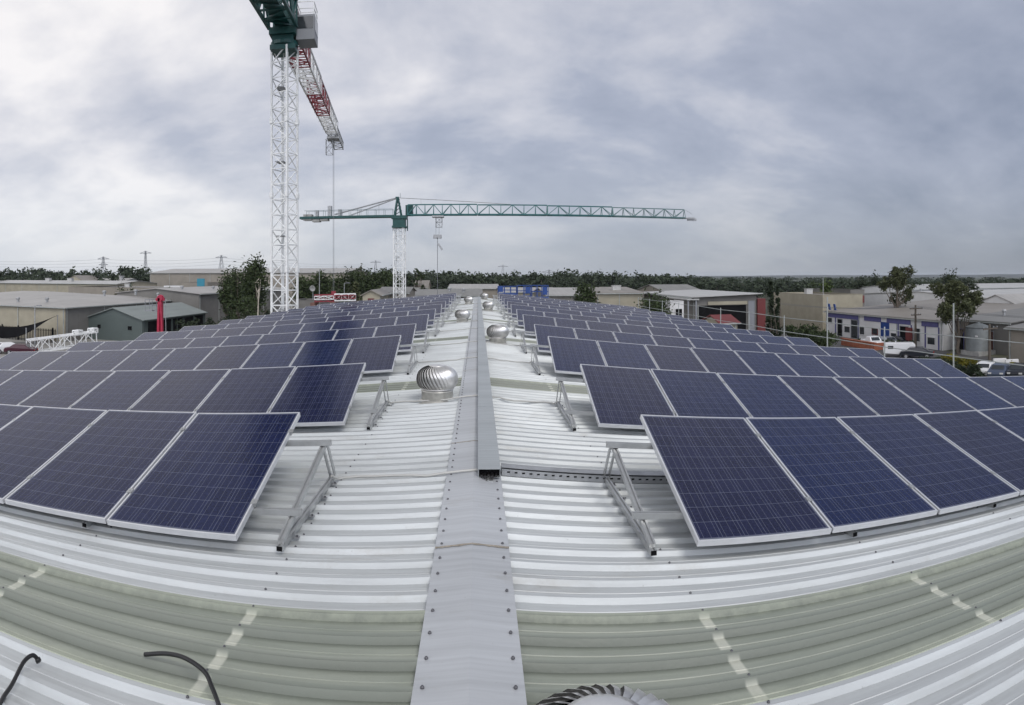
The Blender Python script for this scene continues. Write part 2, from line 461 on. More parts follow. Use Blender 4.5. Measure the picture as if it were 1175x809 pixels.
for s in (-1, 1):  # overhead sky dimmed out of view to darken the panel reflections
    vs = [(0, YB, RZ + .06), (0, YB + .02, RZ + .06), (s * XE, YB + .02, zr(s * XE) + .06), (s * XE, YB, zr(s * XE) + .06)]  # unseen sky behind the camera boosted to brighten the rib faces
    lo = [(x, y_, z - .2) for x, y_, z in vs]
    mb.hexa(lo + vs) if s < 0 else mb.hexa(lo[::-1] + vs[::-1])
part('barge_flashing', mb, 'cap', W, True)

# long box duct lying on the cap
D = thing('cable_duct', 'long grey rectangular metal cable duct lying on the ridge cap', 'cable duct', (.095, 5.0, RZ))
mb = MB(); z0 = zr(.095) + .045; dx0, dx1 = .004, .178
mb.box(dx0, dx0 + .003, 5.0, YB - 1.2, z0, z0 + .070)
mb.box(dx1 - .003, dx1, 5.0, YB - 1.2, z0, z0 + .070)
mb.box(dx0 + .003, dx1 - .003, 5.0, YB - 1.2, z0, z0 + .003)
part('trough', mb, 'duct', D, True)
yy = 4.985; i = 0
while yy < YB - 1.3:
    y1 = min(yy + 2.4, YB - 1.2); mb = MB()
    zt = z0 + .0715 + .0015 * (i % 2)
    mb.box(dx0 - .004, dx1 + .004, yy, y1 - .004, zt, zt + .003)
    mb.box(dx0 - .004, dx0 - .0015, yy, y1 - .004, zt - .018, zt - .0005)
    mb.box(dx1 + .0015, dx1 + .004, yy, y1 - .004, zt - .018, zt - .0005)
    part('lid', mb, 'duct', D, True)
    yy = y1; i += 1
mb = MB()
mb.box(dx0 + .004, dx1 - .004, 5.04, 5.05, z0 + .004, z0 + .068)
part('end_shade', mb, 'dark', D, True)  # dark plate standing in for the shade inside the open duct end
mb = MB()
for xx, r in ((.03, .011), (.055, .013), (.085, .012), (.115, .014), (.145, .010)):
    mb.tube([(xx, 4.97 + .02 * math.sin(xx * 90), z0 + .018), (xx, 5.045, z0 + .02)], r, 8)
part('cable_bundle', mb, 'black', D, True)
mb = MB()
mb.box(.06, .12, 4.93, 5.0, z0 - .012, z0 - .004); mb.box(.075, .087, 4.92, 4.99, z0 - .004, z0 + .006)
part('bracket', mb, 'alu', D, True)

# ------------------------------------------------------------------ solar panels
ROWY = []
for k in range(6): ROWY += [3.63 + PER * k, 6.81 + PER * k]
ROWY[2] = 10.76; ROWY[3] = 13.80; ROWY[4] = 17.73
TILT = .285
PZ = -1.51
XI = {1: 1.345, -1: 1.49}
def panel_proto():
    t = thing('solar_panel', 'x', 'solar panel')
    mb = MB(); fw = .012; h = .040
    mb.box(0, PWID, 0, fw, -h, 0); mb.box(0, PWID, PLEN - fw, PLEN, -h, 0)
    mb.box(0, fw, fw, PLEN - fw, -h, -.0002); mb.box(PWID - fw, PWID, fw, PLEN - fw, -h, -.0002)
    part('frame', mb, 'frame', t)
    mb = MB(); mb.box(fw, PWID - fw, fw, PLEN - fw, -.008, -.003)
    part('cell_glass', mb, 'cells', t)
    mb = MB(); mb.box(fw, PWID - fw, fw, PLEN - fw, -.0105, -.0085)
    mb.box(PWID / 2 - .06, PWID / 2 + .06, PLEN - .22, PLEN - .12, -.035, -.0107)
    part('backsheet', mb, 'back', t)
    for yy in (.33, 1.28):
        mb = MB(); mb.box(PWID - .014, PWID + .029, yy, yy + .05, .0005, .005); mb.box(PWID + .001, PWID + .013, yy + .005, yy + .045, -.03, .0004)
        mb.lathe([(.006, .005), (.006, .012), (.0001, .012)], 6, (PWID + .0075, yy + .025, 0))
        part('clamp', mb, 'alu', t)
    return t
pp = panel_proto(); first = True
def wob(i, a): return (random.Random(i).random() - .5) * a
for side, sname in ((-1, 'left'), (1, 'right')):
    s = SL if side < 0 else SR
    for r, y0 in enumerate(ROWY):
        ncol = {0: 6, 1: 9}.get(r, 10)
        for c in range(ncol):
            o = pp if first else copy_tree(pp); first = False
            a = math.atan(s) * side
            Rm = Matrix.Rotation(a, 4, 'Y') @ Matrix.Rotation(TILT + wob(r * 50 + c + side * 7, .006), 4, 'X')
            x_left = XI[1] + c * 1.0 if side > 0 else -(XI[-1] + c * 1.0 + PWID)
            z = PZ - s * abs(x_left) + wob(r * 31 + c * 3 + side, .004)
            o.matrix_world = Matrix.Translation((x_left, y0 + wob(r * 77 + c + side, .008), z)) @ Rm
            o['label'] = 'blue solar panel, %s from the ridge in the %s nearest row, %s roof slope' % (ORD[c], ORD[r], sname)
            o['group'] = 'tilted solar panels on the %s roof slope' % sname

# racks
def rail(mb, a, b, w=.04, h=.04, up=(0, 0, 1)):
    """extruded channel: two lips and a groove"""
    a = Vector(a); b = Vector(b); d = (b - a).normalized()
    upv = Vector(up); x = d.cross(upv).normalized(); u = x.cross(d).normalized()
    mb.bar(a - u * h * .12, b - u * h * .12, w, h * .76, up)
    for sgn in (-1, 1):
        mb.bar(a + u * h * .38 + x * sgn * w * .34, b + u * h * .38 + x * sgn * w * .34, w * .32, h * .24, up)
for side, sname in ((-1, 'left'), (1, 'right')):
    s = SL if side < 0 else SR
    for r, y0 in enumerate(ROWY):
        ncol = {0: 6, 1: 9}.get(r, 10)
        xe = XI[side] + ncol - .1
        x0 = side * (1.04 if side > 0 else 1.19)
        t = thing('mounting_rack', 'aluminium triangle mounting rack under the %s nearest panel row, %s roof slope' % (ORD[r], sname), 'mounting rack',
                  (x0, y0, zr(x0)), 0, 'mounting racks under the panel rows')
        def under(x, yy): return PZ - s * abs(x) + (yy - y0) * math.tan(TILT) - .042
        for ry in (.34, 1.18):
            mb = MB(); z1 = .021
            xs_, xe_ = side * (abs(x0) - .03), side * xe
            rail(mb, (xs_, y0 + ry, under(xs_, y0 + ry) - z1), (xe_, y0 + ry, under(xe_, y0 + ry) - z1))
            part('long_rail', mb, 'alu', t, True)
        j = 0
        while True:
            x = side * (abs(x0) + .04 + 1.5 * j)
            if abs(x) > xe: break
            fr_y, ap_y, re_y = y0 + .09, y0 + 1.27, y0 + 1.56
            zb = zr(x) + .030 + .021
            zt = lambda yy: under(x, yy) - .063
            def m_base(): 
                q = MB(); rail(q, (x, fr_y - .01, zb), (x, re_y, zb)); return q
            def m_tilt():
                q = MB(); rail(q, (x, fr_y + .02, max(zt(fr_y), zb + .03)), (x, ap_y, zt(ap_y))); return q
            def m_leg():
                q = MB(); q.bar((x + .022, ap_y - .03, zt(ap_y) - .0), (x + .022, re_y - .03, zb + .01), .006, .045, (0, 1, 0))
                q.bar((x - .022, ap_y - .03, zt(ap_y) - .0), (x - .022, re_y - .03, zb + .01), .006, .045, (0, 1, 0)); return q
            if r < 5:
                f = part('triangle_frame', m_tilt(), 'alu', t, True)
                for nme, q in (('base_rail', m_base()), ('rear_leg', m_leg())):
                    o = q.build(nme, 'alu', f, t.location.copy())
                q = MB()
                q.box(x - .018, x + .018, fr_y - .013, fr_y - .0105, zb - .016, zb + .012)
                o = q.build('end_cap', 'dark', f, t.location.copy())
                if r < 2:
                    for fy in (.3, .68, 1.06, 1.4):
                        q = MB(); q.box(x + .021, x + .026, y0 + fy, y0 + fy + .04, zb - .022, zb + .012); q.box(x + .0265, x + .06, y0 + fy, y0 + fy + .04, zb - .022, zb - .017)
                        q.cur = 1; q.lathe([(.008, zb - .017), (.008, zb - .006), (.0001, zb - .006)], 6, (x + .045, y0 + fy + .02, 0))
                        q.build('mounting_foot', ['galv', 'screw'], f, t.location.copy())
            else:
                q = m_tilt(); b2 = m_base(); q.add(b2.v, b2.f); b3 = m_leg(); q.add(b3.v, b3.f)
                part('triangle_frame', q, 'alu', t, True)
            j += 1
        # conduit from the rack foot to the duct
        if not (side > 0 and r == 0):
            ye = y0 + 1.5
            xa = side * (abs(x0) + .02)
            pts = [(xa, ye - .1, zr(xa) + .10), (xa - side * .04, ye - .03, zr(xa) + .055)]
            for q in range(9):
                x = xa - side * .08 + (0 - (xa - side * .08)) * q / 8 if side < 0 else xa - .08 + (.185 - xa + .08) * q / 8
                pts.append((x, ye + .03 * math.sin(q * .8 + r) + .02, zr(x) + (.056 if abs(x) < .3 else .044) + .004 * math.sin(q * 2.1)))
            mb = MB(); mb.tube(pts, .011, 6)
            o = mb.build('conduit', 'cable', None, pts[0]); tag(o, 'grey conduit from the %s nearest panel row to the ridge duct, %s side' % (ORD[r], sname), 'conduit', 'conduits crossing to the ridge duct')

# perforated tray running from the duct under the first row on the right
T = thing('cable_tray', 'perforated galvanised cable tray running from ridge duct under nearest right panel row', 'cable tray', (.19, 5.3, zr(.19)))
mb = MB()
ty = 5.12
def tz(x): return zr(x) + .034
for (ya, yb, za, zb_) in ((ty, ty + .14, 0, .004), (ty, ty + .003, .004, .055), (ty + .137, ty + .14, .004, .055)):
    x0_, x1_ = .196, 6.2
    mb.hexa([(x0_, ya, tz(x0_) + za), (x1_, ya, tz(x1_) + za), (x1_, yb, tz(x1_) + za), (x0_, yb, tz(x0_) + za),
             (x0_, ya, tz(x0_) + zb_), (x1_, ya, tz(x1_) + zb_), (x1_, yb, tz(x1_) + zb_), (x0_, yb, tz(x0_) + zb_)])
mb.hexa([(.196, ty + .035, tz(.2) + .056), (6.2, ty + .035, tz(6.2) + .056), (6.2, ty + .15, tz(6.2) + .056), (.196, ty + .15, tz(.2) + .056),
         (.196, ty + .035, tz(.2) + .059), (6.2, ty + .035, tz(6.2) + .059), (6.2, ty + .15, tz(6.2) + .059), (.196, ty + .15, tz(.2) + .059)])
mb.cur = 1
x = .24
while x < 3.2:
    mb.box(x, x + .024, ty - .002, ty - .0005, tz(x) + .026, tz(x) + .038)
    mb.box(x, x + .026, ty + .132, ty + .136, tz(x) + .03, tz(x) + .04)
    x += .062
part('tray', mb, ['galv', 'dark'], T, True)
mb = MB()
for q, r_ in ((.03, .014), (.062, .011), (.09, .013)):
    mb.tube([(.2 + i * .5, ty + q + .006 * math.sin(i * 2 + q * 50), tz(.2 + i * .5) + .004 + r_) for i in range(12)], r_, 6)
part('cables', mb, 'black', T, True)

# ------------------------------------------------------------------ turbine vents
def vent_proto():
    t = thing('turbine_vent', 'x', 'roof vent')
    mb = MB()
    mb.box(-.33, .33, -.33, .36, -.012, -.006)
    mb.lathe([(.33, -.006), (.27, .02), (.235, .05)], 28)
    part('flashing', mb, 'ventbase', t, smooth=False)
    mb = MB(); mb.lathe([(.232, .0), (.232, .17), (.238, .175), (.238, .185), (.225, .19), (.225, .225)], 36)
    part('throat', mb, 'ventbase', t, smooth=True)
    hd = MB(); nv = 34
    prof = [(.235, .215), (.272, .25), (.298, .30), (.306, .36), (.298, .42), (.272, .475), (.225, .52), (.165, .55), (.115, .562)]
    for k in range(nv):
        a0 = 2 * math.pi * k / nv; vs = []; fs = []
        for i, (r, z) in enumerate(prof):
            tt = i / (len(prof) - 1); tw = -.75 * tt
            wv = -(2 * math.pi / nv) * 1.12
            a1 = a0 + tw; a2 = a1 + wv * .52; a3 = a1 + wv
            vs += [((r + .004) * math.cos(a1), (r + .004) * math.sin(a1), z), ((r - .002) * math.cos(a2), (r - .002) * math.sin(a2), z - .002), ((r - .030 * (1 - .5 * tt)) * math.cos(a3), (r - .030 * (1 - .5 * tt)) * math.sin(a3), z - .008)]
        for i in range(len(prof) - 1):
            for j in range(2): fs.append((i * 3 + j, i * 3 + j + 1, i * 3 + j + 4, i * 3 + j + 3))
        hd.add(vs, fs)
    o = part('vane_head', hd, 'vent', t, smooth=True)
    c = MB(); c.lathe([(.0001, .582), (.06, .579), (.10, .571), (.122, .563), (.120, .556)], 30)
    c.build('top_plate', 'vent', o, smooth=True)
    c = MB(); c.lathe([(.246, .21), (.250, .214), (.246, .222), (.236, .222)], 36); c.build('lower_ring', 'vent', o, smooth=True)
    c = MB(); c.lathe([(.21, .20), (.21, .5)], 20); c.tube([(0, 0, .0), (0, 0, .56)], .012, 8); c.build('inner_core', 'dark', o)
    return t
vp = vent_proto()
vspots = [(.32, 1.56, 'bright aluminium turbine vent nearest the camera, cut off by bottom edge'),
          (-.56, 8.5, 'large bright turbine vent left of the ridge duct, nearest on that side'),
          (.50, 15.7, 'bright turbine vent right of the duct beyond the nearest left vent'),
          (-.57, 22.8, 'second turbine vent on the left of the ridge duct'),
          (.50, 30.2, 'small turbine vent right of the duct, beyond the second left vent'),
          (-.56, 37.2, 'farthest turbine vent on the left of the ridge duct'),
          (.45, 44.3, 'farthest turbine vent on the right of the ridge duct, by roof end')]
for i, (x, y, lb) in enumerate(vspots):
    o = vp if i == 0 else copy_tree(vp)
    o.location = (x, y, zr(x) + .045 - (.068 if i == 0 else .06)); o.rotation_euler = (0, 0, i * .7)
    o.scale = (.93, .93, .88) if i else (1, 1, 1)
    tag(o, lb, None, 'turbine vents along the ridge')

# ------------------------------------------------------------------ black cables at the lower left
def roofpt(x, y, h):
    th = (x - CX) / F; e = (y - CY) / F
    s = -SL if th < 0 else SR
    r = (-RZ - h) / (e - abs(s) * abs(math.sin(th)))
    return Vector((r * math.sin(th), r * math.cos(th), -e * r))
def curve_pts(P, n=8):
    out = []
    P = [P[0]] + P + [P[-1]]
    for i in range(1, len(P) - 2):
        for k in range(n):
            t = k / n; a, b, c, d = P[i - 1], P[i], P[i + 1], P[i + 2]
            out.append(.5 * ((2 * b) + (c - a) * t + (2 * a - 5 * b + 4 * c - d) * t * t + (3 * b - a - 3 * c + d) * t ** 3))
    out.append(P[-2]); return out
mb = MB(); pts = curve_pts([roofpt(166, 751, .06), roofpt(190, 750, .09), roofpt(212, 755, .11), roofpt(234, 770, .10), roofpt(243, 788, .07), roofpt(252, 812, .045), roofpt(262, 850, .04)])
mb.tube(pts, .0095, 10); tag(mb.build('black_cable', 'black', None, pts[0], True), 'loose black cable end curling over the green skylight strip', 'cable', 'loose black cables')
mb = MB(); pts = curve_pts([roofpt(43, 756, .055), roofpt(37, 752, .08), roofpt(27, 760, .07), roofpt(14, 785, .045), roofpt(0, 808, .04), roofpt(-10, 850, .04)])
mb.tube(pts, .0095, 10); mb.tube([pts[0], pts[0] + Vector((.012, -.004, -.006))], .014, 8)
tag(mb.build('black_cable', 'black', None, pts[0], True), 'shorter loose black cable bent over the roof at lower left corner', 'cable', 'loose black cables')

# ------------------------------------------------------------------ edge protection on the right eave
gy = [9.6, 12.85, 16.1, 19.6, 23.0, 26.5, 30.0, 33.4, 36.9, 40.4, 43.6, 46.8]
GR = thing('guard_rail', 'pale metal safety guard rail along the right eave beyond the panels', 'guard rail', (XE + .1, 9.6, zr(XE)))
for q in gy:
    tall = q in (12.85, 19.6)
    mb = MB(); mb.tube([(XE + .12, q, ze_r - .35), (XE + .12, q, -.78 if tall else -1.66)], .024, 8)
    part('post', mb, 'galvrail', GR, True)
for z in (-1.74, -2.32):
    mb = MB(); mb.tube([(XE + .16, gy[0] - 3, z - .03), *[(XE + .16, q, z + .02 * math.sin(q)) for q in gy]], .015, 6); part('rail', mb, 'galvrail', GR, True)

# ------------------------------------------------------------------ cranes
def lattice(mb, p0, p1, w, h, bay, rc, rb, up=(0, 0, 1), faces=4, tri=False, zig=True):
    """square truss between two points: chords, frames and diagonals"""
    p0 = Vector(p0); p1 = Vector(p1); d = p1 - p0; Ln = d.length; d.normalize()
    up = Vector(up); x = d.cross(up).normalized(); u = x.cross(d).normalized()
    cs = [(-w / 2, -h / 2), (w / 2, -h / 2), (w / 2, h / 2), (-w / 2, h / 2)] if not tri else [(-w / 2, -h / 2), (w / 2, -h / 2), (0, h / 2)]
    P = lambda i, t: p0 + d * t + x * cs[i][0] + u * cs[i][1]
    n = max(1, round(Ln / bay)); st = Ln / n; m = len(cs)
    for i in range(m): mb.bar(P(i, 0), P(i, Ln), rc, rc, tuple(u))
    for k in range(n + 1):
        t = k * st
        for i in range(m): mb.bar(P(i, t), P((i + 1) % m, t), rb, rb, tuple(d))
        if k < n:
            for i in range(m):
                j = (i + 1) % m
                if m == 3 and i == 2: i, j = j, i
                if k % 2: i, j = j, i
                mb.bar(P(i, t), P(j, t + st), rb, rb, tuple(d))

def tower_crane(base, label, mast_h, hdg, jib, cjib, spec):
    """hdg: unit vector of the jib in plan; everything in world coordinates"""
    C = thing('tower_crane', label, 'crane', base)
    bx, by = base[0], base[1]; zt = mast_h
    w = spec['w']
    # mast with thicker joints
    a = spec.get('mast_rot', 0)
    up = (math.sin(a), math.cos(a), 0)
    mb = MB(); lattice(mb, (bx, by, GZ + .4), (bx, by, zt), w, w, w * .8, spec['rc'], spec['rb'], up)
    z = GZ + 5.5
    ux = Vector((math.cos(a), -math.sin(a), 0)); uy = Vector(up)
    while z < zt:
        for sx in (-1, 1):
            for sy in (-1, 1):
                p = Vector((bx, by, z)) + ux * sx * w / 2 + uy * sy * w / 2
                mb.bar(p - Vector((0, 0, .2)), p + Vector((0, 0, .2)), spec['rc'] * 1.8, None, up)
        z += 5.6
    part('mast', mb, 'white_paint', C, True)
    mb = MB()   # ladder and rest platforms
    lp = Vector((bx, by, 0)) + ux * w * .1
    for sgn in (-.2, .2): mb.bar(lp + ux * sgn + Vector((0, 0, GZ + 1)), lp + ux * sgn + Vector((0, 0, zt)), .05)
    z = GZ + 1
    while z < zt: mb.bar(lp - ux * .2 + Vector((0, 0, z)), lp + ux * .2 + Vector((0, 0, z)), .035); z += .45
    part('ladder', mb, 'white_paint', C, True)
    z = GZ + 8
    while z < zt - 2:
        mb = MB(); mb.box(bx - w * .42, bx + w * .05, by - w * .42, by + w * .42, z, z + .06); part('platform', mb, 'galv', C, True); z += 5.6
    mb = MB(); mb.box(bx - 3, bx + 3, by - 3, by + 3, GZ, GZ + .5); part('foundation', mb, 'conc', C, True)
    return C
UPV = Vector((0, 0, 1))
# --- near crane
p1 = at(326.5, 355, 47.0); base1 = (p1.x, p1.y, GZ)
C1 = tower_crane(base1, 'near tower crane, white lattice mast, with red and white jib pointing away', 17.2, None, 0, 0, dict(w=1.40, rc=.13, rb=.065, mast_rot=.30))
b1 = Vector((p1.x, p1.y, 0))
tip = at(389, 172, 91); tip.z = 0
H1 = (tip - b1).normalized(); S1 = H1.cross(UPV)
ZJ = 18.6
def P1(f, s, z): return b1 + H1 * f + S1 * s + Vector((0, 0, z))
def obox(mb, Pf, f0, f1, s0, s1, z0, z1):
    mb.hexa([Pf(f0, s0, z0), Pf(f0, s1, z0), Pf(f1, s1, z0), Pf(f1, s0, z0), Pf(f0, s0, z1), Pf(f0, s1, z1), Pf(f1, s1, z1), Pf(f1, s0, z1)])
mb = MB(); obox(mb, P1, -.95, .95, -.95, .95, 16.9, 17.25); obox(mb, P1, -.8, .8, -.8, .8, 17.25, 18.0); obox(mb, P1, -1.05, 1.05, -1.0, 1.0, 18.0, 18.5)
mb.lathe([(1.0, 17.3), (1.05, 17.35), (1.05, 17.6), (1.0, 17.65)], 24, (b1.x, b1.y, 0))
part('slewing_unit', mb, 'green_paint', C1, True)
mb = MB(); lattice(mb, P1(-.1, 0, 18.5), P1(-.1, 0, 22.5), 1.3, 1.3, 1.3, .16, .09, tuple(H1)); obox(mb, P1, -.8, .7, -.75, .75, 18.5, 20.0)
part('tower_head', mb, 'green_paint', C1, True)
f = 1.0
segs = [(7.5, 'red_paint', 'red jib section next to the mast'), (8.2, 'white_paint', 'white jib section'), (8.5, 'red_paint', 'red jib section in mid jib'), (9.0, 'white_paint', 'white outer jib section')]
tot = (tip - b1).length
for i, (ln, m_, lb) in enumerate(segs):
    wj = 1.6 - .08 * i; hj = 1.8 - .1 * i
    mb = MB(); lattice(mb, P1(f, 0, ZJ + hj / 2), P1(f + ln - .12, 0, ZJ + hj / 2), wj, hj, 1.3, .14, .07)
    for k in range(6): mb.bar(P1(f + ln * k / 6, -wj / 2, ZJ), P1(f + ln * (k + .5) / 6, wj / 2, ZJ), .07)
    o = part('jib_section', mb, m_, C1, True); o['label'] = lb
    f += ln
mb = MB(); lattice(mb, P1(f, 0, ZJ + .6), P1(tot, 0, ZJ + .45), 1.25, 1.0, 1.3, .12, .07)
o = part('jib_section', mb, 'galv', C1, True); o['label'] = 'grey tapered jib tip'
mb = MB()
for s_ in (-1, 1):
    for q in range(0, 32): 
        if q % 2 == 0: mb.bar(P1(1.2 + q * 1.05, s_ * .95, ZJ + .1), P1(1.2 + q * 1.05, s_ * .95, ZJ + 1.1), .05)
    mb.bar(P1(1, s_ * .95, ZJ + 1.1), P1(33, s_ * .95, ZJ + 1.1), .05)
part('walkway_rail', mb, 'galv', C1, True)
# counter jib coming towards the camera (passes overhead, out of frame), decked, with ballast
H1b = (Vector((-12.2, 22.0, 0)) - b1).normalized(); S1b = H1b.cross(UPV)
def Q1(f, s, z): return b1 + H1b * f + S1b * s + Vector((0, 0, z))
mb = MB(); lattice(mb, Q1(.6, 0, ZJ + 1.0), Q1(25, 0, ZJ + 1.0), 2.1, 2.0, 1.6, .22, .13)
obox(mb, Q1, .6, 25, -.55, .55, ZJ + .12, ZJ + .2)
part('counter_jib', mb, 'green_paint', C1, True)
mb = MB(); obox(mb, Q1, 16.0, 24.5, -1.6, 1.6, ZJ - .9, ZJ - .12); part('machine_deck', mb, 'green_paint', C1, True)
for q in range(4):
    mb = MB(); obox(mb, Q1, 18.2 + q * 1.5, 19.5 + q * 1.5, -1.3, 1.3, ZJ - 2.6, ZJ - .95); part('ballast_block', mb, 'conc', C1, True)
# cab on the right of the mast
mb = MB(); obox(mb, P1, -.4, 1.5, .95, 2.35, 17.7, 19.55); cab = part('cab', mb, 'cabgrey', C1, True)
mb = MB(); obox(mb, P1, -.42, -.405, 1.05, 2.25, 18.5, 19.4); obox(mb, P1, -.3, 1.4, 2.355, 2.37, 18.4, 19.4); mb.build('window', 'glass', cab, C1.location.copy())
mb = MB()
for (f0, s0) in ((-.4, 1.0), (-.4, 2.3), (1.5, 2.3), (1.5, 1.0)): mb.bar(P1(f0, s0, 19.55), P1(f0, s0, 20.5), .05)
for z in (20.0, 20.5):
    q = [P1(-.4, 1, z), P1(-.4, 2.3, z), P1(1.5, 2.3, z), P1(1.5, 1, z)]
    for i in range(4): mb.bar(q[i], q[(i + 1) % 4], .05)
mb.build('roof_rail', 'white_paint', cab, C1.location.copy())
for s_ in (-.3, .3):
    mb = MB(); mb.tube([Q1(.3, s_, 22.3), Q1(22, s_, ZJ + 2.1)], .06, 6); part('tie_bar', mb, 'red_paint', C1, True)
    mb = MB(); mb.tube([P1(.1, s_, 22.3), P1(24, s_, ZJ + 2.0)], .05, 6); part('tie_bar', mb, 'red_paint', C1, True)
# trolley with hoist rope
tf = 36.5
mb = MB(); obox(mb, P1, tf - 1, tf + 1, -.8, .8, ZJ - .35, ZJ - .05); lattice(mb, P1(tf, -.55, ZJ - .3), P1(tf, -.55, ZJ - 2.3), .9, .9, .9, .07, .05, tuple(H1))
part('trolley', mb, 'galv', C1, True)
hb = P1(tf, 0, 0)
for s_ in (-.06, .06): mb = MB(); mb.tube([(hb.x + s_, hb.y, ZJ - .3), (hb.x + s_, hb.y, -2.0)], .022, 5); part('hoist_rope', mb, 'steel', C1, True)
mb = MB(); mb.box(hb.x - .3, hb.x + .3, hb.y - .12, hb.y + .12, -2.9, -2.0); mb.tube(curve_pts([Vector((hb.x, hb.y, -2.9)), Vector((hb.x, hb.y, -3.3)), Vector((hb.x + .2, hb.y, -3.5)), Vector((hb.x + .25, hb.y, -3.3))]), .06, 6)
part('hook_block', mb, 'red_paint', C1, True)

# --- far crane
p2 = at(458.5, 300, 98.0); base2 = (p2.x, p2.y, GZ)
C2 = tower_crane(base2, 'far tower crane, white mast, with long teal jib level across the sky', 9.0, None, 0, 0, dict(w=1.55, rc=.13, rb=.065, mast_rot=.12))
b2 = Vector((p2.x, p2.y, 0))
H2 = Vector((1, -.0, 0)).normalized(); S2 = H2.cross(UPV)
def P2(f, s, z): return b2 + H2 * f + S2 * s + Vector((0, 0, z + (.000 * f)))
mb = MB(); obox(mb, P2, -1.1, 1.1, -1.1, 1.1, 7.6, 7.9); obox(mb, P2, -.95, .95, -.95, .95, 7.9, 9.0); obox(mb, P2, -1.2, 1.2, -1.1, 1.1, 9.0, 9.5)
for q in (-1.15, 1.15): mb.bar(P2(q, -1, 7.2), P2(q, -1, 9.0), .15)
part('slewing_unit', mb, 'green_paint', C2, True)
mb = MB()
for s_ in (-.6, .6):
    mb.bar(P2(-.75, s_, 9.5), P2(-.35, s_ * .5, 12.4), .22); mb.bar(P2(.3, s_, 9.5), P2(-.25, s_ * .5, 12.4), .18)
for q in range(5): mb.bar(P2(-.7 + q * .09, -.6 + .07 * q, 9.9 + q * .55), P2(-.7 + q * .09, .6 - .07 * q, 9.9 + q * .55), .09)
for q in range(4): mb.bar(P2(-.7 + q * .1, -.55, 9.8 + q * .6), P2(.3 - q * .12, -.5, 10.4 + q * .6), .1)
obox(mb, P2, -.6, -.1, -.4, .4, 12.3, 12.5); mb.tube([P2(.1, 0, 12.3), P2(.1, 0, 13.1)], .03, 5)
part('tower_head', mb, 'green_paint', C2, True)
mb = MB(); obox(mb, P2, .85, 2.0, -1.9, -.75, 9.6, 11.3); cab = part('cab', mb, 'green_paint', C2, True)
mb = MB(); obox(mb, P2, 1.0, 1.9, -1.915, -1.905, 10.2, 11.1); obox(mb, P2, 2.003, 2.015, -1.8, -.85, 10.2, 11.1); mb.build('window', 'glass', cab, C2.location.copy())
f = 1.3; i = 0
for ln, m_ in ((11.0, 'teal_paint'), (11.0, 'teal_paint'), (10.5, 'teal_paint'), (12.2, 'teal_grey')):
    hj = 1.62 - i * .08
    mb = MB(); p0 = P2(f, 0, 9.62 + hj / 2); p1_ = P2(f + ln - .1, 0, 9.62 + hj / 2)
    lattice(mb, p0, p1_, 1.3, hj, 1.75 if i else 1.3, .17 if i < 3 else .13, .085, tri=True)
    obox(mb, P2, f, f + ln - .1, -.68, -.5, 9.5, 9.7); obox(mb, P2, f, f + ln - .1, .5, .68, 9.5, 9.7)
    o = part('jib_section', mb, m_, C2, True); i += 1
    if m_ == 'teal_grey': o['label'] = 'paler grey teal outermost jib section'
    f += ln
mb = MB(); obox(mb, P2, f - .2, f + 1.6, -.5, .5, 9.5, 9.72); obox(mb, P2, f + .5, f + 2.0, -.25, .25, 9.2, 9.6); mb.bar(P2(f, 0, 11), P2(f + 1.3, 0, 10.3), .06)
part('jib_tip', mb, 'galv', C2, True)
mb = MB(); obox(mb, P2, -16.2, -.8, -.75, .75, 9.25, 9.62)
for q in range(11):
    for s_ in (-.72, .72): mb.bar(P2(-1 - q * 1.4, s_, 9.6), P2(-1 - q * 1.4, s_, 10.55), .04)
for s_ in (-.72, .72): mb.bar(P2(-15.4, s_, 10.55), P2(-1, s_, 10.55), .045)
part('counter_jib', mb, 'green_paint', C2, True)
for f0, f1, zz in ((-15.6, -14.2, 9.0), (-14.1, -12.9, 8.75), (-12.8, -11.5, 8.9)):
    mb = MB(); obox(mb, P2, f0, f1, -.6, .6, zz, 10.0 if f0 < -15 else 9.2); part('ballast_block', mb, 'conc', C2, True)
for a_, b_, c_ in ((-11.6, -11.0, 11.3), (-13.6, -13.2, 10.6), (-9.9, -9.4, 10.7)):
    mb = MB(); obox(mb, P2, a_, b_, -.35, .35, 9.62, c_); part('winch', mb, 'galv', C2, True)
for s_ in (-.35, .35):
    for a_, b_, r_ in ((P2(-.5, s_ * .8, 12.35), P2(-10.5, s_, 9.9), .07), (P2(-.2, s_ * .8, 12.35), P2(-8.0, s_, 9.7), .05)):
        mb = MB(); mb.tube([a_, b_], r_, 5); part('tie_bar', mb, 'galv', C2, True)
mb = MB(); mb.tube([P2(-.1, 0, 12.35), P2(17.5, 0, 11.25)], .05, 5)
part('tie_bar', mb, 'galv', C2, True)
for q in (-6.2, -3.3, -9.6): mb = MB(); mb.bar(P2(q, 0, 9.6), P2(q, 0, 12.35 + (q + .5) * .245), .05); part('tie_support', mb, 'galv', C2, True)
mb = MB(); mb.bar(P2(3.4, 0, 11.3), P2(3.4, 0, 12.1), .05); part('tie_support', mb, 'galv', C2, True)
tf2 = (at(503, 0, 98).x - b2.x)
mb = MB(); obox(mb, P2, tf2 - .9, tf2 + .9, -.8, .8, 9.2, 9.45); lattice(mb, P2(tf2 + .1, -.6, 9.3), P2(tf2 + .1, -.6, 7.7), .95, .95, .8, .07, .05, tuple(S2))
part('trolley', mb, 'galv', C2, True)
hb = P2(tf2 - .1, 0, 0)
mb = MB()
for s_ in (-.25, .25): mb.tube([(hb.x + s_, hb.y, 9.2), (hb.x + s_, hb.y, 6.6)], .02, 5)
mb.tube([(hb.x, hb.y, 5.7), (hb.x, hb.y, -4.2)], .045, 5)
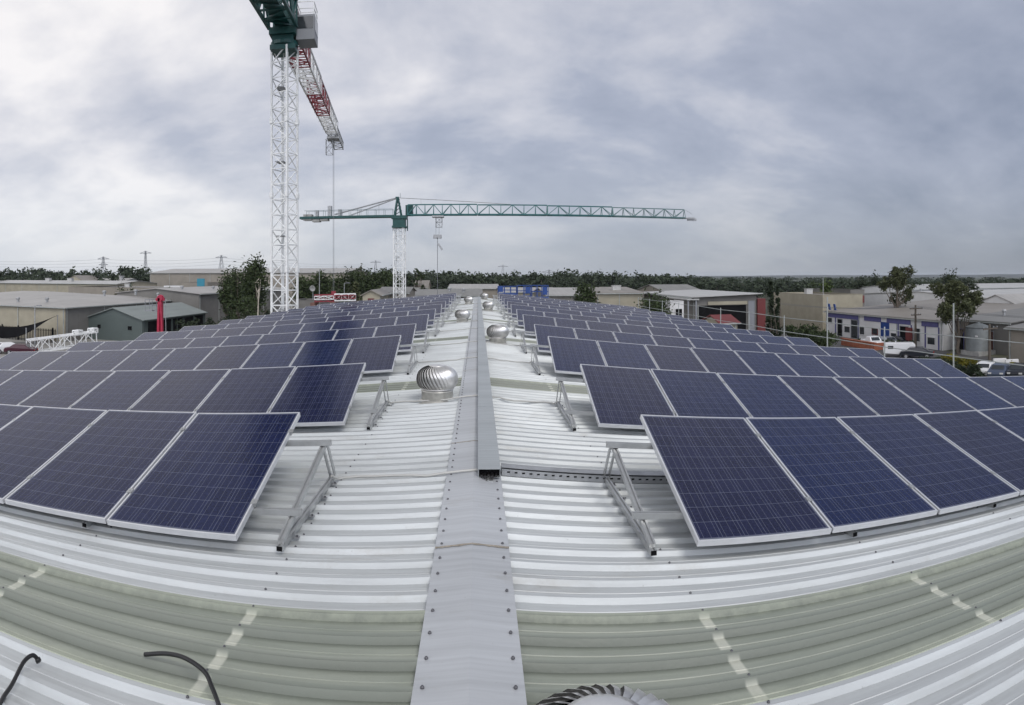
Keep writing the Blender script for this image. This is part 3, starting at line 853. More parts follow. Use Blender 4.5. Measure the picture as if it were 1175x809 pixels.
part('hoist_rope', mb, 'steel', C2, True)
mb = MB(); mb.box(hb.x - .65, hb.x + .65, hb.y - .2, hb.y + .2, 5.9, 6.5); mb.lathe([(.001, -.15), (.32, -.15), (.32, .15), (.001, .15)], 14, (hb.x - .3, hb.y - .25, 6.2), 'y'); mb.lathe([(.001, -.15), (.32, -.15), (.32, .15), (.001, .15)], 14, (hb.x + .3, hb.y - .25, 6.2), 'y')
mb.bar((hb.x, hb.y, 5.9), (hb.x, hb.y, 5.4), .12); mb.bar((hb.x + .1, hb.y, 5.1), (hb.x + .75, hb.y, 4.1), .3)
part('hook_block', mb, 'galv', C2, True)

# ------------------------------------------------------------------ surrounding buildings
def Xat(px, Y): return Y * math.tan((px - CX) / F)
def Yat(px, X): return X / math.tan((px - CX) / F)
def Hat(py, d): return -(py - CY) / F * d - GZ       # height above ground of something seen at py
def opening(par, face, c, a, b, z0, z1, m, kind, frame='whitewall'):
    """window or door: proud frame with a pane or leaf set back inside it; c is the wall plane coordinate"""
    z0 += GZ; z1 += GZ; t = .09; w = .10
    def bx(mb, u0, u1, za, zb, d0, d1):
        if face == 'S': mb.box(u0, u1, c - d1, c - d0, za, zb)
        elif face == 'W': mb.box(c - d1, c - d0, u0, u1, za, zb)
        else: mb.box(c + d0, c + d1, u0, u1, za, zb)
    if a > b: a, b = b, a
    mb = MB()
    bx(mb, a - w, b + w, z1, z1 + w, .004, t); bx(mb, a - w, b + w, z0 - w, z0, .004, t) if z0 > GZ + .3 else None
    bx(mb, a - w, a, z0, z1, .004, t); bx(mb, b, b + w, z0, z1, .004, t)
    fr = part(kind, mb, frame, par, True)
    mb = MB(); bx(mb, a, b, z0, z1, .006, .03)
    if kind == 'roller_door':
        z = z0 + .3
        while z < z1: bx(mb, a, b, z, z + .03, .031, .045); z += .35
    if kind == 'window' and (b - a) > 1.4:
        bx(mb, (a + b) / 2 - .03, (a + b) / 2 + .03, z0, z1, .031, .06)
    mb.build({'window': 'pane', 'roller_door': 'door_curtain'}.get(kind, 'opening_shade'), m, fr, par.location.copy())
def bldg(name, label, cat, x0, x1, y0, y1, H, roof='gy', rise=1.0, wall='cream', rm='rooflight', ops=(), group=None, over=.35, extra=None):
    if x0 > x1: x0, x1 = x1, x0
    t = thing(name, label, cat, ((x0 + x1) / 2, (y0 + y1) / 2, GZ), 0, group)
    z1 = GZ + H; mb = MB()
    mb.quad((x0, y0, GZ), (x1, y0, GZ), (x1, y0, z1), (x0, y0, z1)); mb.quad((x1, y0, GZ), (x1, y1, GZ), (x1, y1, z1), (x1, y0, z1))
    mb.quad((x1, y1, GZ), (x0, y1, GZ), (x0, y1, z1), (x1, y1, z1)); mb.quad((x0, y1, GZ), (x0, y0, GZ), (x0, y0, z1), (x0, y1, z1))
    xm, ym = (x0 + x1) / 2, (y0 + y1) / 2
    r = MB(); th = .12
    def slab(a, b, c, d):
        up = [Vector(p) for p in (a, b, c, d)]; lo = [p - Vector((0, 0, th)) for p in up]; r.hexa(lo + up)
    e = over; zl = z1 + .03
    if roof == 'gy':
        mb.add([(x0, y0, z1), (x1, y0, z1), (xm, y0, z1 + rise)], [(0, 1, 2)]); mb.add([(x0, y1, z1), (xm, y1, z1 + rise), (x1, y1, z1)], [(0, 1, 2)])
        k = rise / ((x1 - x0) / 2)
        slab((x0 - e, y0 - e, zl + th - e * k), (xm, y0 - e, zl + th + rise), (xm, y1 + e, zl + th + rise), (x0 - e, y1 + e, zl + th - e * k))
        slab((xm, y0 - e, zl + th + rise), (x1 + e, y0 - e, zl + th - e * k), (x1 + e, y1 + e, zl + th - e * k), (xm, y1 + e, zl + th + rise))
    elif roof == 'gx':
        mb.add([(x1, y0, z1), (x1, y1, z1), (x1, ym, z1 + rise)], [(0, 1, 2)]); mb.add([(x0, y0, z1), (x0, ym, z1 + rise), (x0, y1, z1)], [(0, 1, 2)])
        k = rise / ((y1 - y0) / 2)
        slab((x0 - e, y0 - e, zl + th - e * k), (x1 + e, y0 - e, zl + th - e * k), (x1 + e, ym, zl + th + rise), (x0 - e, ym, zl + th + rise))
        slab((x0 - e, ym, zl + th + rise), (x1 + e, ym, zl + th + rise), (x1 + e, y1 + e, zl + th - e * k), (x0 - e, y1 + e, zl + th - e * k))
    elif roof == 'hip':
        hw = min(x1 - x0, y1 - y0) / 2
        if x1 - x0 > y1 - y0: A, B = (x0 + hw, ym, z1 + rise), (x1 - hw, ym, z1 + rise)
        else: A, B = (xm, y0 + hw, z1 + rise), (xm, y1 - hw, z1 + rise)
        c = [(x0 - e, y0 - e, zl), (x1 + e, y0 - e, zl), (x1 + e, y1 + e, zl), (x0 - e, y1 + e, zl)]
        if x1 - x0 > y1 - y0: r.add(c + [A, B], [(0, 1, 5, 4), (1, 2, 5), (2, 3, 4, 5), (3, 0, 4)])
        else: r.add(c + [A, B], [(0, 1, 4), (1, 2, 5, 4), (2, 3, 5), (3, 0, 4, 5)])
        r.box(x0 - e, x1 + e, y0 - e, y1 + e, zl - .2, zl - .004)
    elif roof == 'flat':
        p = .25
        r.box(x0 + p, x1 - p, y0 + p, y1 - p, z1 - .4, z1 - .3)
        mb.box(x0 - .002, x1 + .002, y0 - .05, y0 + p, z1 - .002, z1 + .06); mb.box(x0 - .05, x0 + p, y0 + p, y1, z1 - .002, z1 + .06); mb.box(x1 - p, x1 + .05, y0 + p, y1, z1 - .002, z1 + .06)
    elif roof in ('sx', 'sx-'):   # single slope rising towards +x / -x
        a, b = (0, rise) if roof == 'sx' else (rise, 0)
        mb.add([(x0, y0, z1), (x1, y0, z1), (x1, y0, z1 + b), (x0, y0, z1 + a)], [(0, 1, 2, 3)]); mb.add([(x0, y1, z1), (x1, y1, z1), (x1, y1, z1 + b), (x0, y1, z1 + a)], [(3, 2, 1, 0)])
        xx, hh = (x1, b) if b else (x0, a)
        mb.quad((xx, y0, z1), (xx, y1, z1), (xx, y1, z1 + hh), (xx, y0, z1 + hh))
        slab((x0 - e, y0 - e, zl + th + a), (x1 + e, y0 - e, zl + th + b), (x1 + e, y1 + e, zl + th + b), (x0 - e, y1 + e, zl + th + a))
    part('wall', mb, wall, t, True); ro = part('roof', r, rm, t, True)
    gm = 'galvrail' if wall != 'greenwall' else 'greenwall'
    if roof in ('gy', 'sx', 'hip', 'sx-'):
        xg = x0 if x0 > 0 else x1; sg = -1 if x0 > 0 else 1; e2 = over + .02
        if not (roof == 'sx' and xg == x1):
            g_ = MB(); xs_ = sorted((xg + sg * e2, xg + sg * (e2 + .15))); g_.box(xs_[0], xs_[1], y0 - over, y1 + over, z1 - .12, z1 + .02); part('gutter', g_, gm, t, True)
            k = max(2, int((y1 - y0) / 9))
            for i in range(k + 1):
                yy = y0 + .3 + (y1 - y0 - .6) * i / k; g_ = MB(); xs_ = sorted((xg + sg * .004, xg + sg * .11)); g_.box(xs_[0], xs_[1], yy - .06, yy + .06, GZ, z1 - .2); part('downpipe', g_, gm, t, True)
    if roof in ('gx', 'hip'):
        g_ = MB(); g_.box(x0 - over, x1 + over, y0 - over - .18, y0 - over - .02, z1 - .12, z1 + .02); part('gutter', g_, gm, t, True)
        k = max(2, int((x1 - x0) / 9))
        for i in range(k + 1):
            xx = x0 + .3 + (x1 - x0 - .6) * i / k; g_ = MB(); g_.box(xx - .06, xx + .06, y0 - .11 - (.1 if roof == 'hip' else 0), y0 - .004 - (.1 if roof == 'hip' else 0), GZ, z1 - .2); part('downpipe', g_, gm, t, True)
    for o in ops:
        face, a, b, za, zb, m, kind = o[:7]
        opening(t, face, {'S': y0, 'W': x0, 'E': x1}[face], a, b, za, zb, m, kind, *(o[7:8]))
    # rooftop clutter
    for cx, cy, s, kind in (extra or ()):
        mb = MB(); zz = z1 + rise * (0 if roof == 'flat' else max(0, 1 - abs((cx - xm) / ((x1 - x0) / 2)) if roof == 'gy' else max(0, 1 - abs((cy - ym) / ((y1 - y0) / 2))) if roof in ('gx', 'hip') else .5))
        if kind == 'vent':
            mb.lathe([(.3 * s, zz - .2), (.3 * s, zz + .5 * s), (.45 * s, zz + .6 * s), (.5 * s, zz + .9 * s), (.35 * s, zz + 1.1 * s), (.001, zz + 1.15 * s)], 12, (cx, cy, 0)); mb.build('roof_vent', 'galv', ro, t.location.copy())
        else:
            mb.box(cx - .8 * s, cx + .8 * s, cy - .6 * s, cy + .6 * s, zz - .3, zz + 1.0 * s); mb.box(cx - .9 * s, cx + .9 * s, cy - .7 * s, cy + .7 * s, zz + 1.001 * s, zz + 1.08 * s); mb.build('air_conditioner', 'roofwhite', ro, t.location.copy())
    return t

# ---- left side
L1 = bldg('warehouse', 'cream and grey warehouse with pale hipped roof behind black shade sail', 'warehouse', -112, -61.7, 78.7, 122, 5.5, 'hip', 1.9, 'beige', 'rooflight',
     [('S', -84, -80, 0, 3.2, 'dark', 'roller_door')], extra=[(-70, 84, .8, 'vent'), (-76, 83, .8, 'vent'), (-88, 85, .9, 'vent'), (-66, 96, .8, 'vent'), (-64, 104, .8, 'vent'), (-63.5, 112, .7, 'vent')])
# cream front cladding on the face towards us
mb = MB(); mb.box(-112, -61.72, 78.62, 78.69, GZ + .02, GZ + 5.45); o = part('front_cladding', mb, 'cream', L1, True); o['label'] = 'cream sheet front wall'
mb = MB(); mb.box(-61.69, -61.63, 78.7, 122, GZ + .02, GZ + 5.4)
for q in range(14): mb.box(-61.62, -61.6, 79 + q * 3.1, 79.06 + q * 3.1, GZ, GZ + 5.3)
part('side_panels', mb, 'greywall', L1, True)
L2 = bldg('shed', 'grey-green metal shed with pale gable roof and dark open side bays', 'shed', -62.0, -51.0, 84.9, 108.5, 3.55, 'gy', 1.75, 'greenwall', 'roofgreen',
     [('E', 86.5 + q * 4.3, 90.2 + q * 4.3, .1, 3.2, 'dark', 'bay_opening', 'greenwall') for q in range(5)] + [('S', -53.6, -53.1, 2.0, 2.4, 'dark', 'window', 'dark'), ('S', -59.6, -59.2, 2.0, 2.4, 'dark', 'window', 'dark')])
bldg('warehouse', 'long grey block wall warehouse with pale roof beyond the grey-green shed', 'warehouse', -75, -55, 114, 172, 6.9, 'gy', 1.0, 'greywall', 'rooflight', extra=[(-62, 120, .8, 'vent'), (-60, 132, .8, 'vent'), (-60, 146, .9, 'box')])
bldg('warehouse', 'low beige parapet walled warehouse behind the pale hipped roof', 'warehouse', -118, -80, 152, 185, 7.3, 'flat', 0, 'beige', 'roofgrey', extra=[(-100, 158, 1, 'box')])
bldg('warehouse', 'wide pale factory with long low roof at the far left', 'factory', -215, -128, 195, 225, 7.6, 'gx', 1.0, 'cream', 'roofwhite', [('S', -180 + q * 7, -176.5 + q * 7, 1.5, 4, 'dark', 'window') for q in range(6)], extra=[(-170, 205, 1.4, 'box'), (-158, 205, 1.4, 'box')])
bldg('house', 'pale gabled house in front of the left tree line', 'house', Xat(75, 215), Xat(97, 215), 215, 228, 8.2, 'gy', 2.6, 'cream', 'roofbeige')
t = bldg('hall', 'pale hall with two white box towers on its roof in front of left trees', 'hall', Xat(104, 235), Xat(143, 235), 235, 250, 8.3, 'gx', 1.2, 'whitewall', 'rooflight')
for px in (109, 137.5):
    mb = MB(); x = Xat(px, 236); mb.box(x - 1, x + 1, 235.5, 238, GZ + 8, GZ + 10.4); mb.box(x - 1.3, x + 1.3, 235.2, 238.3, GZ + 10.41, GZ + 10.7); part('tower', mb, 'whitewall', t, True)
bldg('warehouse', 'very long tall warehouse with pale roof edge rising above the left trees', 'warehouse', Xat(172, 232), Xat(398, 232), 232, 275, 11.9, 'gx', 1.9, 'beige', 'rooflight', [('S', Xat(180 + 14 * q, 232), Xat(188 + 14 * q, 232), .1, 5, 'dark', 'roller_door') for q in range(4)])
bldg('shed', 'small white flat roofed shed left of the bushes by the long warehouse', 'shed', Xat(188, 178), Xat(212, 178), 178, 186, 7.4, 'flat', 0, 'whitewall', 'roofwhite', [('S', Xat(193, 178), Xat(203, 178), 4.4, 5.8, 'glass', 'window')])
bldg('workshop', 'beige workshop with flat parapet behind the teal sign', 'workshop', Xat(209, 172), Xat(238, 172), 172, 186, 8.6, 'flat', 0, 'beige', 'roofgrey')
bldg('shed', 'small cream flat roofed shed between two bushes at left', 'shed', Xat(178, 160), Xat(206, 160), 160, 168, 5.6, 'flat', 0, 'cream', 'roofwhite')
# teal billboard
t = thing('billboard', 'teal rectangular billboard in front of the beige workshop', 'billboard', (Xat(230, 168), 168, GZ))
mb = MB(); mb.box(Xat(226, 168), Xat(234.5, 168), 168, 168.25, Hat(328, 196) + GZ, Hat(319.5, 196) + GZ); part('board', mb, 'teal', t, True)
for px in (228, 232.5): mb = MB(); mb.box(Xat(px, 168) - .1, Xat(px, 168) + .1, 168.26, 168.45, GZ, Hat(320, 196) + GZ); part('post', mb, 'galv', t, True)
# shade sail
t = thing('shade_sail', 'black curved shade sail hanging in front of the cream warehouse wall', 'shade sail', (-70, 74, GZ))
mb = MB(); A = at(-20, 371, 97); B = at(66, 362.0, 99); C_ = at(30, 377, 91); Dp = at(-22, 383, 89)
n = 10; vs = []
for i in range(n + 1):
    for j in range(n + 1):
        u, v = i / n, j / n
        p = A * (1 - u) * (1 - v) + B * u * (1 - v) + (B * .7 + C_ * .3) * u * v + Dp * (1 - u) * v
        p = p + Vector((0, 0, -1.15 * math.sin(math.pi * u) * (1 + .4 * v) ))
        vs.append(p)
mb.add(vs, [(i * (n + 1) + j, (i + 1) * (n + 1) + j, (i + 1) * (n + 1) + j + 1, i * (n + 1) + j + 1) for i in range(n) for j in range(n)])
o = part('sail_cloth', mb, 'sail', t, True, True)
sol = o.modifiers.new('solid', 'SOLIDIFY'); sol.thickness = .03
for q in (A, B, C_, Dp): mb = MB(); mb.tube([(q.x, q.y, GZ), (q.x, q.y, q.z + .1)], .08, 8); part('pole', mb, 'galv', t, True)
# dark palisade fence below
t = thing('fence', 'dark picket fence along the cream warehouse below the shade sail', 'fence', (-78, 76, GZ))
mb = MB()
for q in range(90): mb.box(-92 + q * .34, -91.88 + q * .34, 76, 76.05, GZ, GZ + 2.2)
for z in (.3, 1.9): mb.box(-92, -61.5, 76.06, 76.1, GZ + z, GZ + z + .06)
part('pickets', mb, 'dark', t, True)
for q in range(9): mb = MB(); mb.box(-92 + q * 3.7, -91.8 + q * 3.7, 76.12, 76.3, GZ, GZ + 2.4); part('post', mb, 'dark', t, True)
# light poles
def lamp_post(px, ytop, d, label, h2=None):
    p = at(px, ytop, d); t = thing('street_lamp', label, 'street lamp', (p.x, p.y, GZ))
    mb = MB(); mb.tube([(p.x, p.y, GZ), (p.x, p.y, p.z)], [.11, .06], 8); part('pole', mb, 'galv', t, True)
    mb = MB(); mb.bar((p.x, p.y, p.z), (p.x + .9, p.y - .2, p.z + .12), .07); part('arm', mb, 'galv', t, True)
    mb = MB(); mb.box(p.x + .6, p.x + 1.3, p.y - .35, p.y - .05, p.z + .02, p.z + .14); part('lamp_head', mb, 'cabgrey', t, True)
lamp_post(40, 351, 86, 'thin pale lamp post in front of the cream warehouse and shade sail')
lamp_post(366.5, 310, 120, 'white lamp post beside the hoist rope right of near crane mast')
lamp_post(395, 325, 130, 'short thin lamp post above the red and white crane sections')
lamp_post(944.5, 318, 120, 'thin lamp post above the cream box building')
# small vehicles/materials in the yard at left
# lattice jib piece lying on the ground
t = thing('crane_section', 'white lattice crane jib piece lying in the yard at far left', 'crane section', (at(70, 395, 85).x, at(70, 395, 85).y, GZ))
A = at(33, 397.5, 84); B = at(108, 385, 88)
A.z = GZ + 1.1; B.z = GZ + 1.9
mb = MB(); lattice(mb, A, B, 1.5, 1.7, 1.55, .17, .10); part('truss', mb, 'white_paint', t, True)
d_ = (B - A).normalized()
for q in (B - d_ * 2.6, B - d_ * .2):
    mb = MB(); lattice(mb, q + Vector((-.5, 0, 1.0)), q + Vector((.5, 0, 1.0)), 1.0, .6, .5, .16, .12); part('end_lug', mb, 'white_paint', t, True)
for k, q in enumerate((A, B)): mb = MB(); mb.box(q.x - .2, q.x + .2, q.y - 1, q.y + 1, GZ, q.z - .85); part('timber_block', mb, 'timber', t, True)
# red folded boom
pb = at(184, 360, 68); t = thing('boom_lift', 'crimson folded boom lift standing upright in front of the grey-green shed', 'boom lift', (pb.x, pb.y, GZ))
Z = lambda y: -(y - CY) / F * 68
mb = MB()
for dx, dy in ((-.32, 0), (.05, .25)):
    mb.bar((pb.x + dx, pb.y + dy, GZ + 1.6), (pb.x + dx * .4, pb.y + dy, Z(342)), .26, .30, (0, 1, 0))
mb.bar((pb.x + .45, pb.y - .1, GZ + 1.8), (pb.x + .1, pb.y - .1, Z(344)), .18, .24, (0, 1, 0))
part('boom_arm', mb, 'magenta', t, True)
mb = MB(); c = Vector((pb.x - .03, pb.y + .1, Z(342.5)))
mb.lathe([(.001, -.25), (.36, -.25), (.42, -.1), (.42, .1), (.36, .25), (.001, .25)], 14, tuple(c), 'y'); mb.bar(c + Vector((-.55, 0, -.15)), c + Vector((.5, 0, -.1)), .28, .3)
part('boom_head', mb, 'magenta', t, True)
mb = MB(); q = Vector((pb.x - 1.25, pb.y, 0)); z0 = Z(357); z1 = Z(344)
mb.box(q.x - .4, q.x + .5, q.y - .5, q.y + .5, z0, z0 + .12)
for ddx in (-.4, .5):
    for ddy in (-.5, .5): mb.bar((q.x + ddx, q.y + ddy, z0), (q.x + ddx, q.y + ddy, z1), .05)
for z in (z1, (z0 + z1) / 2):
    cr = [(q.x - .4, q.y - .5, z), (q.x + .5, q.y - .5, z), (q.x + .5, q.y + .5, z), (q.x - .4, q.y + .5, z)]
    for i in range(4): mb.bar(cr[i], cr[(i + 1) % 4], .05)
mb.bar((q.x + .5, q.y, z0 + .06), (pb.x, pb.y, z0 - .1), .14); part('basket', mb, 'cabgrey', t, True)
mb = MB(); mb.box(pb.x - 1.2, pb.x + 1.2, pb.y - 1.3, pb.y + 1.6, GZ + .5, GZ + 1.6); part('chassis', mb, 'magenta', t, True)
for sx in (-1, 1):
    for sy in (-1, 1.2): mb = MB(); mb.lathe([(.001, -.18), (.45, -.18), (.5, -.1), (.5, .1), (.45, .18), (.001, .18)], 18, (pb.x + sx * 1.25, pb.y + sy, GZ + .5), 'x'); part('wheel', mb, 'tyre', t, True)
mb = MB(); mb.tube([(pb.x + .75, pb.y, GZ + 1.5), (pb.x + .62, pb.y, Z(343))], .04, 6); part('hose', mb, 'galv', t, True)

# stacked red and white crane parts, mid left beyond the roof
for i, (xa, xb, yt, yb, lb, ms) in enumerate(((361, 383, 338.5, 346, 'red and white lattice crane section stacked beyond the panels, left half', ('red_paint', 'white_paint')), (384, 408, 337.5, 345, 'white and pink lattice crane section stacked beyond the panels, right half', ('white_paint', 'red_paint')))):
    d = 78; A = at(xa, (yt + yb) / 2, d); B = at(xb, (yt + yb) / 2 - .5, d)
    t = thing('crane_section', lb, 'crane section', (A.x, A.y, GZ), 0, 'crane sections stacked beyond the roof')
    hh = (yb - yt) / F * d
    mb = MB(); lattice(mb, A, B, 1.4, hh, .8, .10, .07); part('truss', mb, ms[0], t, True)
    mb = MB(); lattice(mb, A + Vector((0, -.12, .05)), B + Vector((0, -.12, .05)), 1.4, hh * .5, 1.1, .06, .06); part('inner_truss', mb, ms[1], t, True)
    for q in (A, B): mb = MB(); mb.box(q.x - .3, q.x + .3, q.y - 1, q.y + 1, GZ, q.z - hh / 2 - .1); part('stand', mb, 'rust', t, True)
bldg('shed', 'low cream shed with red door beyond the panels, left of far crane mast', 'shed', Xat(416, 96), Xat(436, 96), 96, 106, 7.6, 'gy', .7, 'cream', 'roofbeige', [('S', Xat(423, 96), Xat(428.5, 96), 4.5, 7.0, 'redwall', 'door', 'redwall')])
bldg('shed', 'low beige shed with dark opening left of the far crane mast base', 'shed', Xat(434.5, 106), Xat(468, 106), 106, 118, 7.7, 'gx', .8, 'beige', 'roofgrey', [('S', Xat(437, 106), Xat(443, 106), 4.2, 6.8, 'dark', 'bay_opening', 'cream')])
bldg('shed', 'dark grey flat topped block beside the satellite dish near crane mast', 'shed', Xat(336, 104), Xat(367, 104), 104, 112, 6.4, 'flat', 0, 'greywall', 'roofgrey')
# satellite dish
p = at(359, 331, 113); t = thing('satellite_dish', 'small white satellite dish on the grey block near the crane', 'satellite dish', (p.x, p.y, GZ + 6.1))
mb = MB(); mb.tube([(p.x, p.y, GZ + 6.0), (p.x, p.y, p.z)], .06, 6); part('mast', mb, 'galv', t, True)
mb = MB(); n_ = 14
vs = []
for rr, dd in ((0, 0), (.2, .03), (.4, .11), (.55, .22)):
    for k in range(n_): a = 2 * math.pi * k / n_; vs.append(Vector((p.x, p.y - .1, p.z)) + Vector((rr * math.cos(a), -dd - .3 * rr * math.sin(a), rr * math.sin(a))))
mb.add(vs, [(i * n_ + k, i * n_ + (k + 1) % n_, (i + 1) * n_ + (k + 1) % n_, (i + 1) * n_ + k) for i in range(3) for k in range(n_)])
o = part('dish', mb, 'roofwhite', t, True, True); o.modifiers.new('s', 'SOLIDIFY').thickness = .04

# ---- centre
bldg('house', 'small cream gabled house right of the far crane mast', 'house', Xat(476, 165), Xat(490, 165), 165, 176, 7.4, 'gx', 1.9, 'cream', 'roofbeige', [('S', Xat(479, 165), Xat(481, 165), 5, 6.5, 'glass', 'window')])
bldg('house', 'low brown roofed house just right of the far crane mast', 'house', Xat(463, 150), Xat(478, 150), 150, 160, 6.2, 'gx', 1.4, 'greywall', 'roofgrey')
bldg('warehouse', 'long low grey roofed warehouse straight beyond the ridge end', 'warehouse', Xat(468, 122), Xat(552, 122), 122, 148, 6.7, 'gx', .9, 'greywall', 'roofgrey', [('S', Xat(500 + 9 * q, 122), Xat(505 + 9 * q, 122), 4.4, 5.8, 'dark', 'window') for q in range(5)], extra=[(-6, 130, .9, 'vent'), (-3, 128, .9, 'vent')])
bldg('warehouse', 'pale roofed warehouse straight beyond the ridge, in front of trees', 'warehouse', Xat(515, 178), Xat(572, 178), 178, 205, 7.0, 'gx', 1.0, 'beige', 'rooflight')
bldg('warehouse', 'pale low warehouse seen through the blue access platforms', 'warehouse', Xat(574, 150), Xat(640, 150), 150, 175, 6.7, 'gx', .8, 'cream', 'rooflight')
bldg('warehouse', 'grey warehouse with pale roof right of the blue platforms', 'warehouse', Xat(628, 118), Xat(690, 118), 118, 146, 6.9, 'gx', 1.1, 'greywall', 'rooflight', [('S', Xat(640 + 12 * q, 118), Xat(645 + 12 * q, 118), 2.6, 5.4, 'dark', 'roller_door') for q in range(3)])
bldg('warehouse', 'cream warehouse with low pale gable between the two round trees', 'warehouse', Xat(684, 112), Xat(737, 112), 112, 140, 7.4, 'gx', .8, 'cream', 'roofbeige', extra=[(Xat(707, 118), 118, 1, 'box')])
bldg('warehouse', 'grey gabled warehouse right of the second round tree', 'warehouse', Xat(762, 128), Xat(806, 128), 128, 150, 7.2, 'gx', 1.3, 'beige', 'roofgrey')
bldg('kiosk', 'small white block with dark window beside the second round tree', 'kiosk', Xat(768.5, 86), Xat(784.5, 86), 86, 90, 6.9, 'flat', 0, 'whitewall', 'roofwhite', [('S', Xat(775, 86), Xat(782.5, 86), 4.6, 5.8, 'dark', 'window')])
# blue lattice platforms at the far end of the roof
for i, (xa, xb, yt, yb, lb) in enumerate(((571.5, 593, 328.5, 337.5, 'blue steel scissor platform left end, beyond the roof'), (593.5, 609, 327.5, 340.5, 'middle blue steel scissor platform beyond the roof'), (609.8, 628.5, 327.5, 342, 'taller right blue steel scissor platform beyond the roof'))):
    d = 53; A = at(xa, yb, d); B = at(xb, yb, d); zt = at(xb, yt, d).z; z0 = min(A.z, B.z)
    t = thing('scissor_lift', lb, 'scissor lift', ((A.x + B.x) / 2, A.y, GZ), 0, 'blue scissor lifts beyond the roof')
    mb = MB(); mb.box(A.x, B.x, A.y - .55, A.y + .55, z0 - .05, z0 + .10); part('platform', mb, 'blue', t, True)
    mb = MB(); n = max(2, round((B.x - A.x) / .55))
    for k in range(n + 1):
        x = A.x + (B.x - A.x) * k / n
        for yy in (-.55, .55): mb.bar((x, A.y + yy, z0), (x, A.y + yy, zt), .05)
    for zz in (zt, z0 + (zt - z0) * .52):
        for yy in (-.55, .55): mb.bar((A.x, A.y + yy, zz), (B.x, A.y + yy, zz), .05)
        for x in (A.x, B.x): mb.bar((x, A.y - .55, zz), (x, A.y + .55, zz), .05)
    part('guard_rail', mb, 'blue', t, True)
    mb = MB(); mb.box(B.x - .5, B.x - .08, A.y - .62, A.y - .5, z0 + .3, zt - .1) if i else mb.box(A.x + .02, A.x + .4, A.y - .62, A.y - .5, z0 + .2, zt)
    part('control_box', mb, 'blue', t, True)
    mb = MB(); nn = 6; hh = (z0 - GZ - 1.0) / nn; xa_, xb_ = A.x + .1, B.x - .1
    for k in range(nn):
        za = GZ + 1 + k * hh
        for yy in (-.4, .4):
            mb.bar((xa_, A.y + yy, za), (xb_, A.y + yy, za + hh), .07, .12); mb.bar((xb_, A.y + yy * .85, za), (xa_, A.y + yy * .85, za + hh), .07, .12)
    part('scissor_arms', mb, 'blue', t, True)
    mb = MB(); mb.box(A.x, B.x, A.y - .7, A.y + .7, GZ + .35, GZ + 1.0); part('chassis', mb, 'blue', t, True)
    for x in (A.x + .3, B.x - .3):
        for yy in (-.7, .7): mb = MB(); mb.lathe([(.001, -.1), (.3, -.1), (.35, 0), (.3, .1), (.001, .1)], 14, (x, A.y + yy, GZ + .35), 'y'); part('wheel', mb, 'tyre', t, True)

# ---- right side
Yr = 92
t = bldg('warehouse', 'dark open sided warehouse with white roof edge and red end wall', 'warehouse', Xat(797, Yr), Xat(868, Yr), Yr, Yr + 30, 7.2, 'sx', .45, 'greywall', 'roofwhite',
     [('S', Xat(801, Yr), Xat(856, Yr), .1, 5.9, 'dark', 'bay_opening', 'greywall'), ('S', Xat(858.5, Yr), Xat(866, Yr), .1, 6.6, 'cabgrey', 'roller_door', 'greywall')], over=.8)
x0, x1 = Xat(868.5, Yr), Xat(877.5, Yr)
mb = MB(); mb.box(x0, x1, Yr - .3, Yr + 12, GZ, GZ + 6.9); o = part('end_wing', mb, 'redwall', t, True); o['label'] = 'red end wall'
mb = MB(); mb.box(Xat(812, Yr), Xat(857, Yr), Yr - .25, Yr - .1, GZ + 6.0, GZ + 6.55); part('fascia', mb, 'cream', t, True)
mb = MB(); mb.box(Xat(786, Yr), Xat(800, Yr), Yr - 1, Yr + 12, GZ + 6.85, GZ + 7.05)
part('awning', mb, 'roofwhite', t, True)
for px in (788, 797): mb = MB(); mb.box(Xat(px, Yr) - .1, Xat(px, Yr) + .1, Yr - .8, Yr - .6, GZ, GZ + 6.84); part('awning_post', mb, 'cabgrey', t, True)
bldg('warehouse', 'tall cream box warehouse with flat parapet right of dark conifers', 'warehouse', 62.2, 71.5, 100.2, 120.5, 7.0, 'flat', 0, 'cream', 'roofbeige', extra=[(66, 112, .9, 'box')])
mb = MB(); o = bpy.data.objects[bpy.data.objects[-1].name]
# red marked wall
Yq = 122
t = bldg('warehouse', 'grey walled building with red painted band behind the cream box', 'warehouse', Xat(976, Yq), Xat(992, Yq), Yq, Yq + 20, 7.3, 'flat', 0, 'greywall', 'roofgrey')
mb = MB(); mb.box(Xat(978, Yq), Xat(991.5, Yq), Yq - .12, Yq - .06, GZ + 4.2, GZ + 5.9); part('red_band', mb, 'redwall', t, True)
t = bldg('warehouse', 'large white warehouse behind the tall eucalypts on the right', 'warehouse', 95, 150, 88, 133, 5.9, 'gx', 1.0, 'whitewall', 'roofwhite', [('W', 100, 106, .1, 4, 'cabgrey', 'roller_door'), ('W', 116, 122, .1, 4, 'cabgrey', 'roller_door')], extra=[(100, 100, .9, 'vent'), (104, 120, .9, 'vent')])
bldg('warehouse', 'white long roofed warehouse far right beyond the eucalypts', 'warehouse', 118, 190, 140, 168, 6.6, 'gx', 1.2, 'whitewall', 'roofwhite')
XW = 84
bldg('workshop', 'white workshop with two dark doorways at far right', 'workshop', XW, XW + 22, Yat(1168, XW), Yat(1120, XW), 5.4, 'gx', 1.7, 'whitewall', 'rooflight',
     [('W', Yat(1140, XW), Yat(1130, XW), .6, 3.6, 'dark', 'bay_opening'), ('W', Yat(1152.5, XW), Yat(1143, XW), .6, 3.6, 'dark', 'bay_opening')])
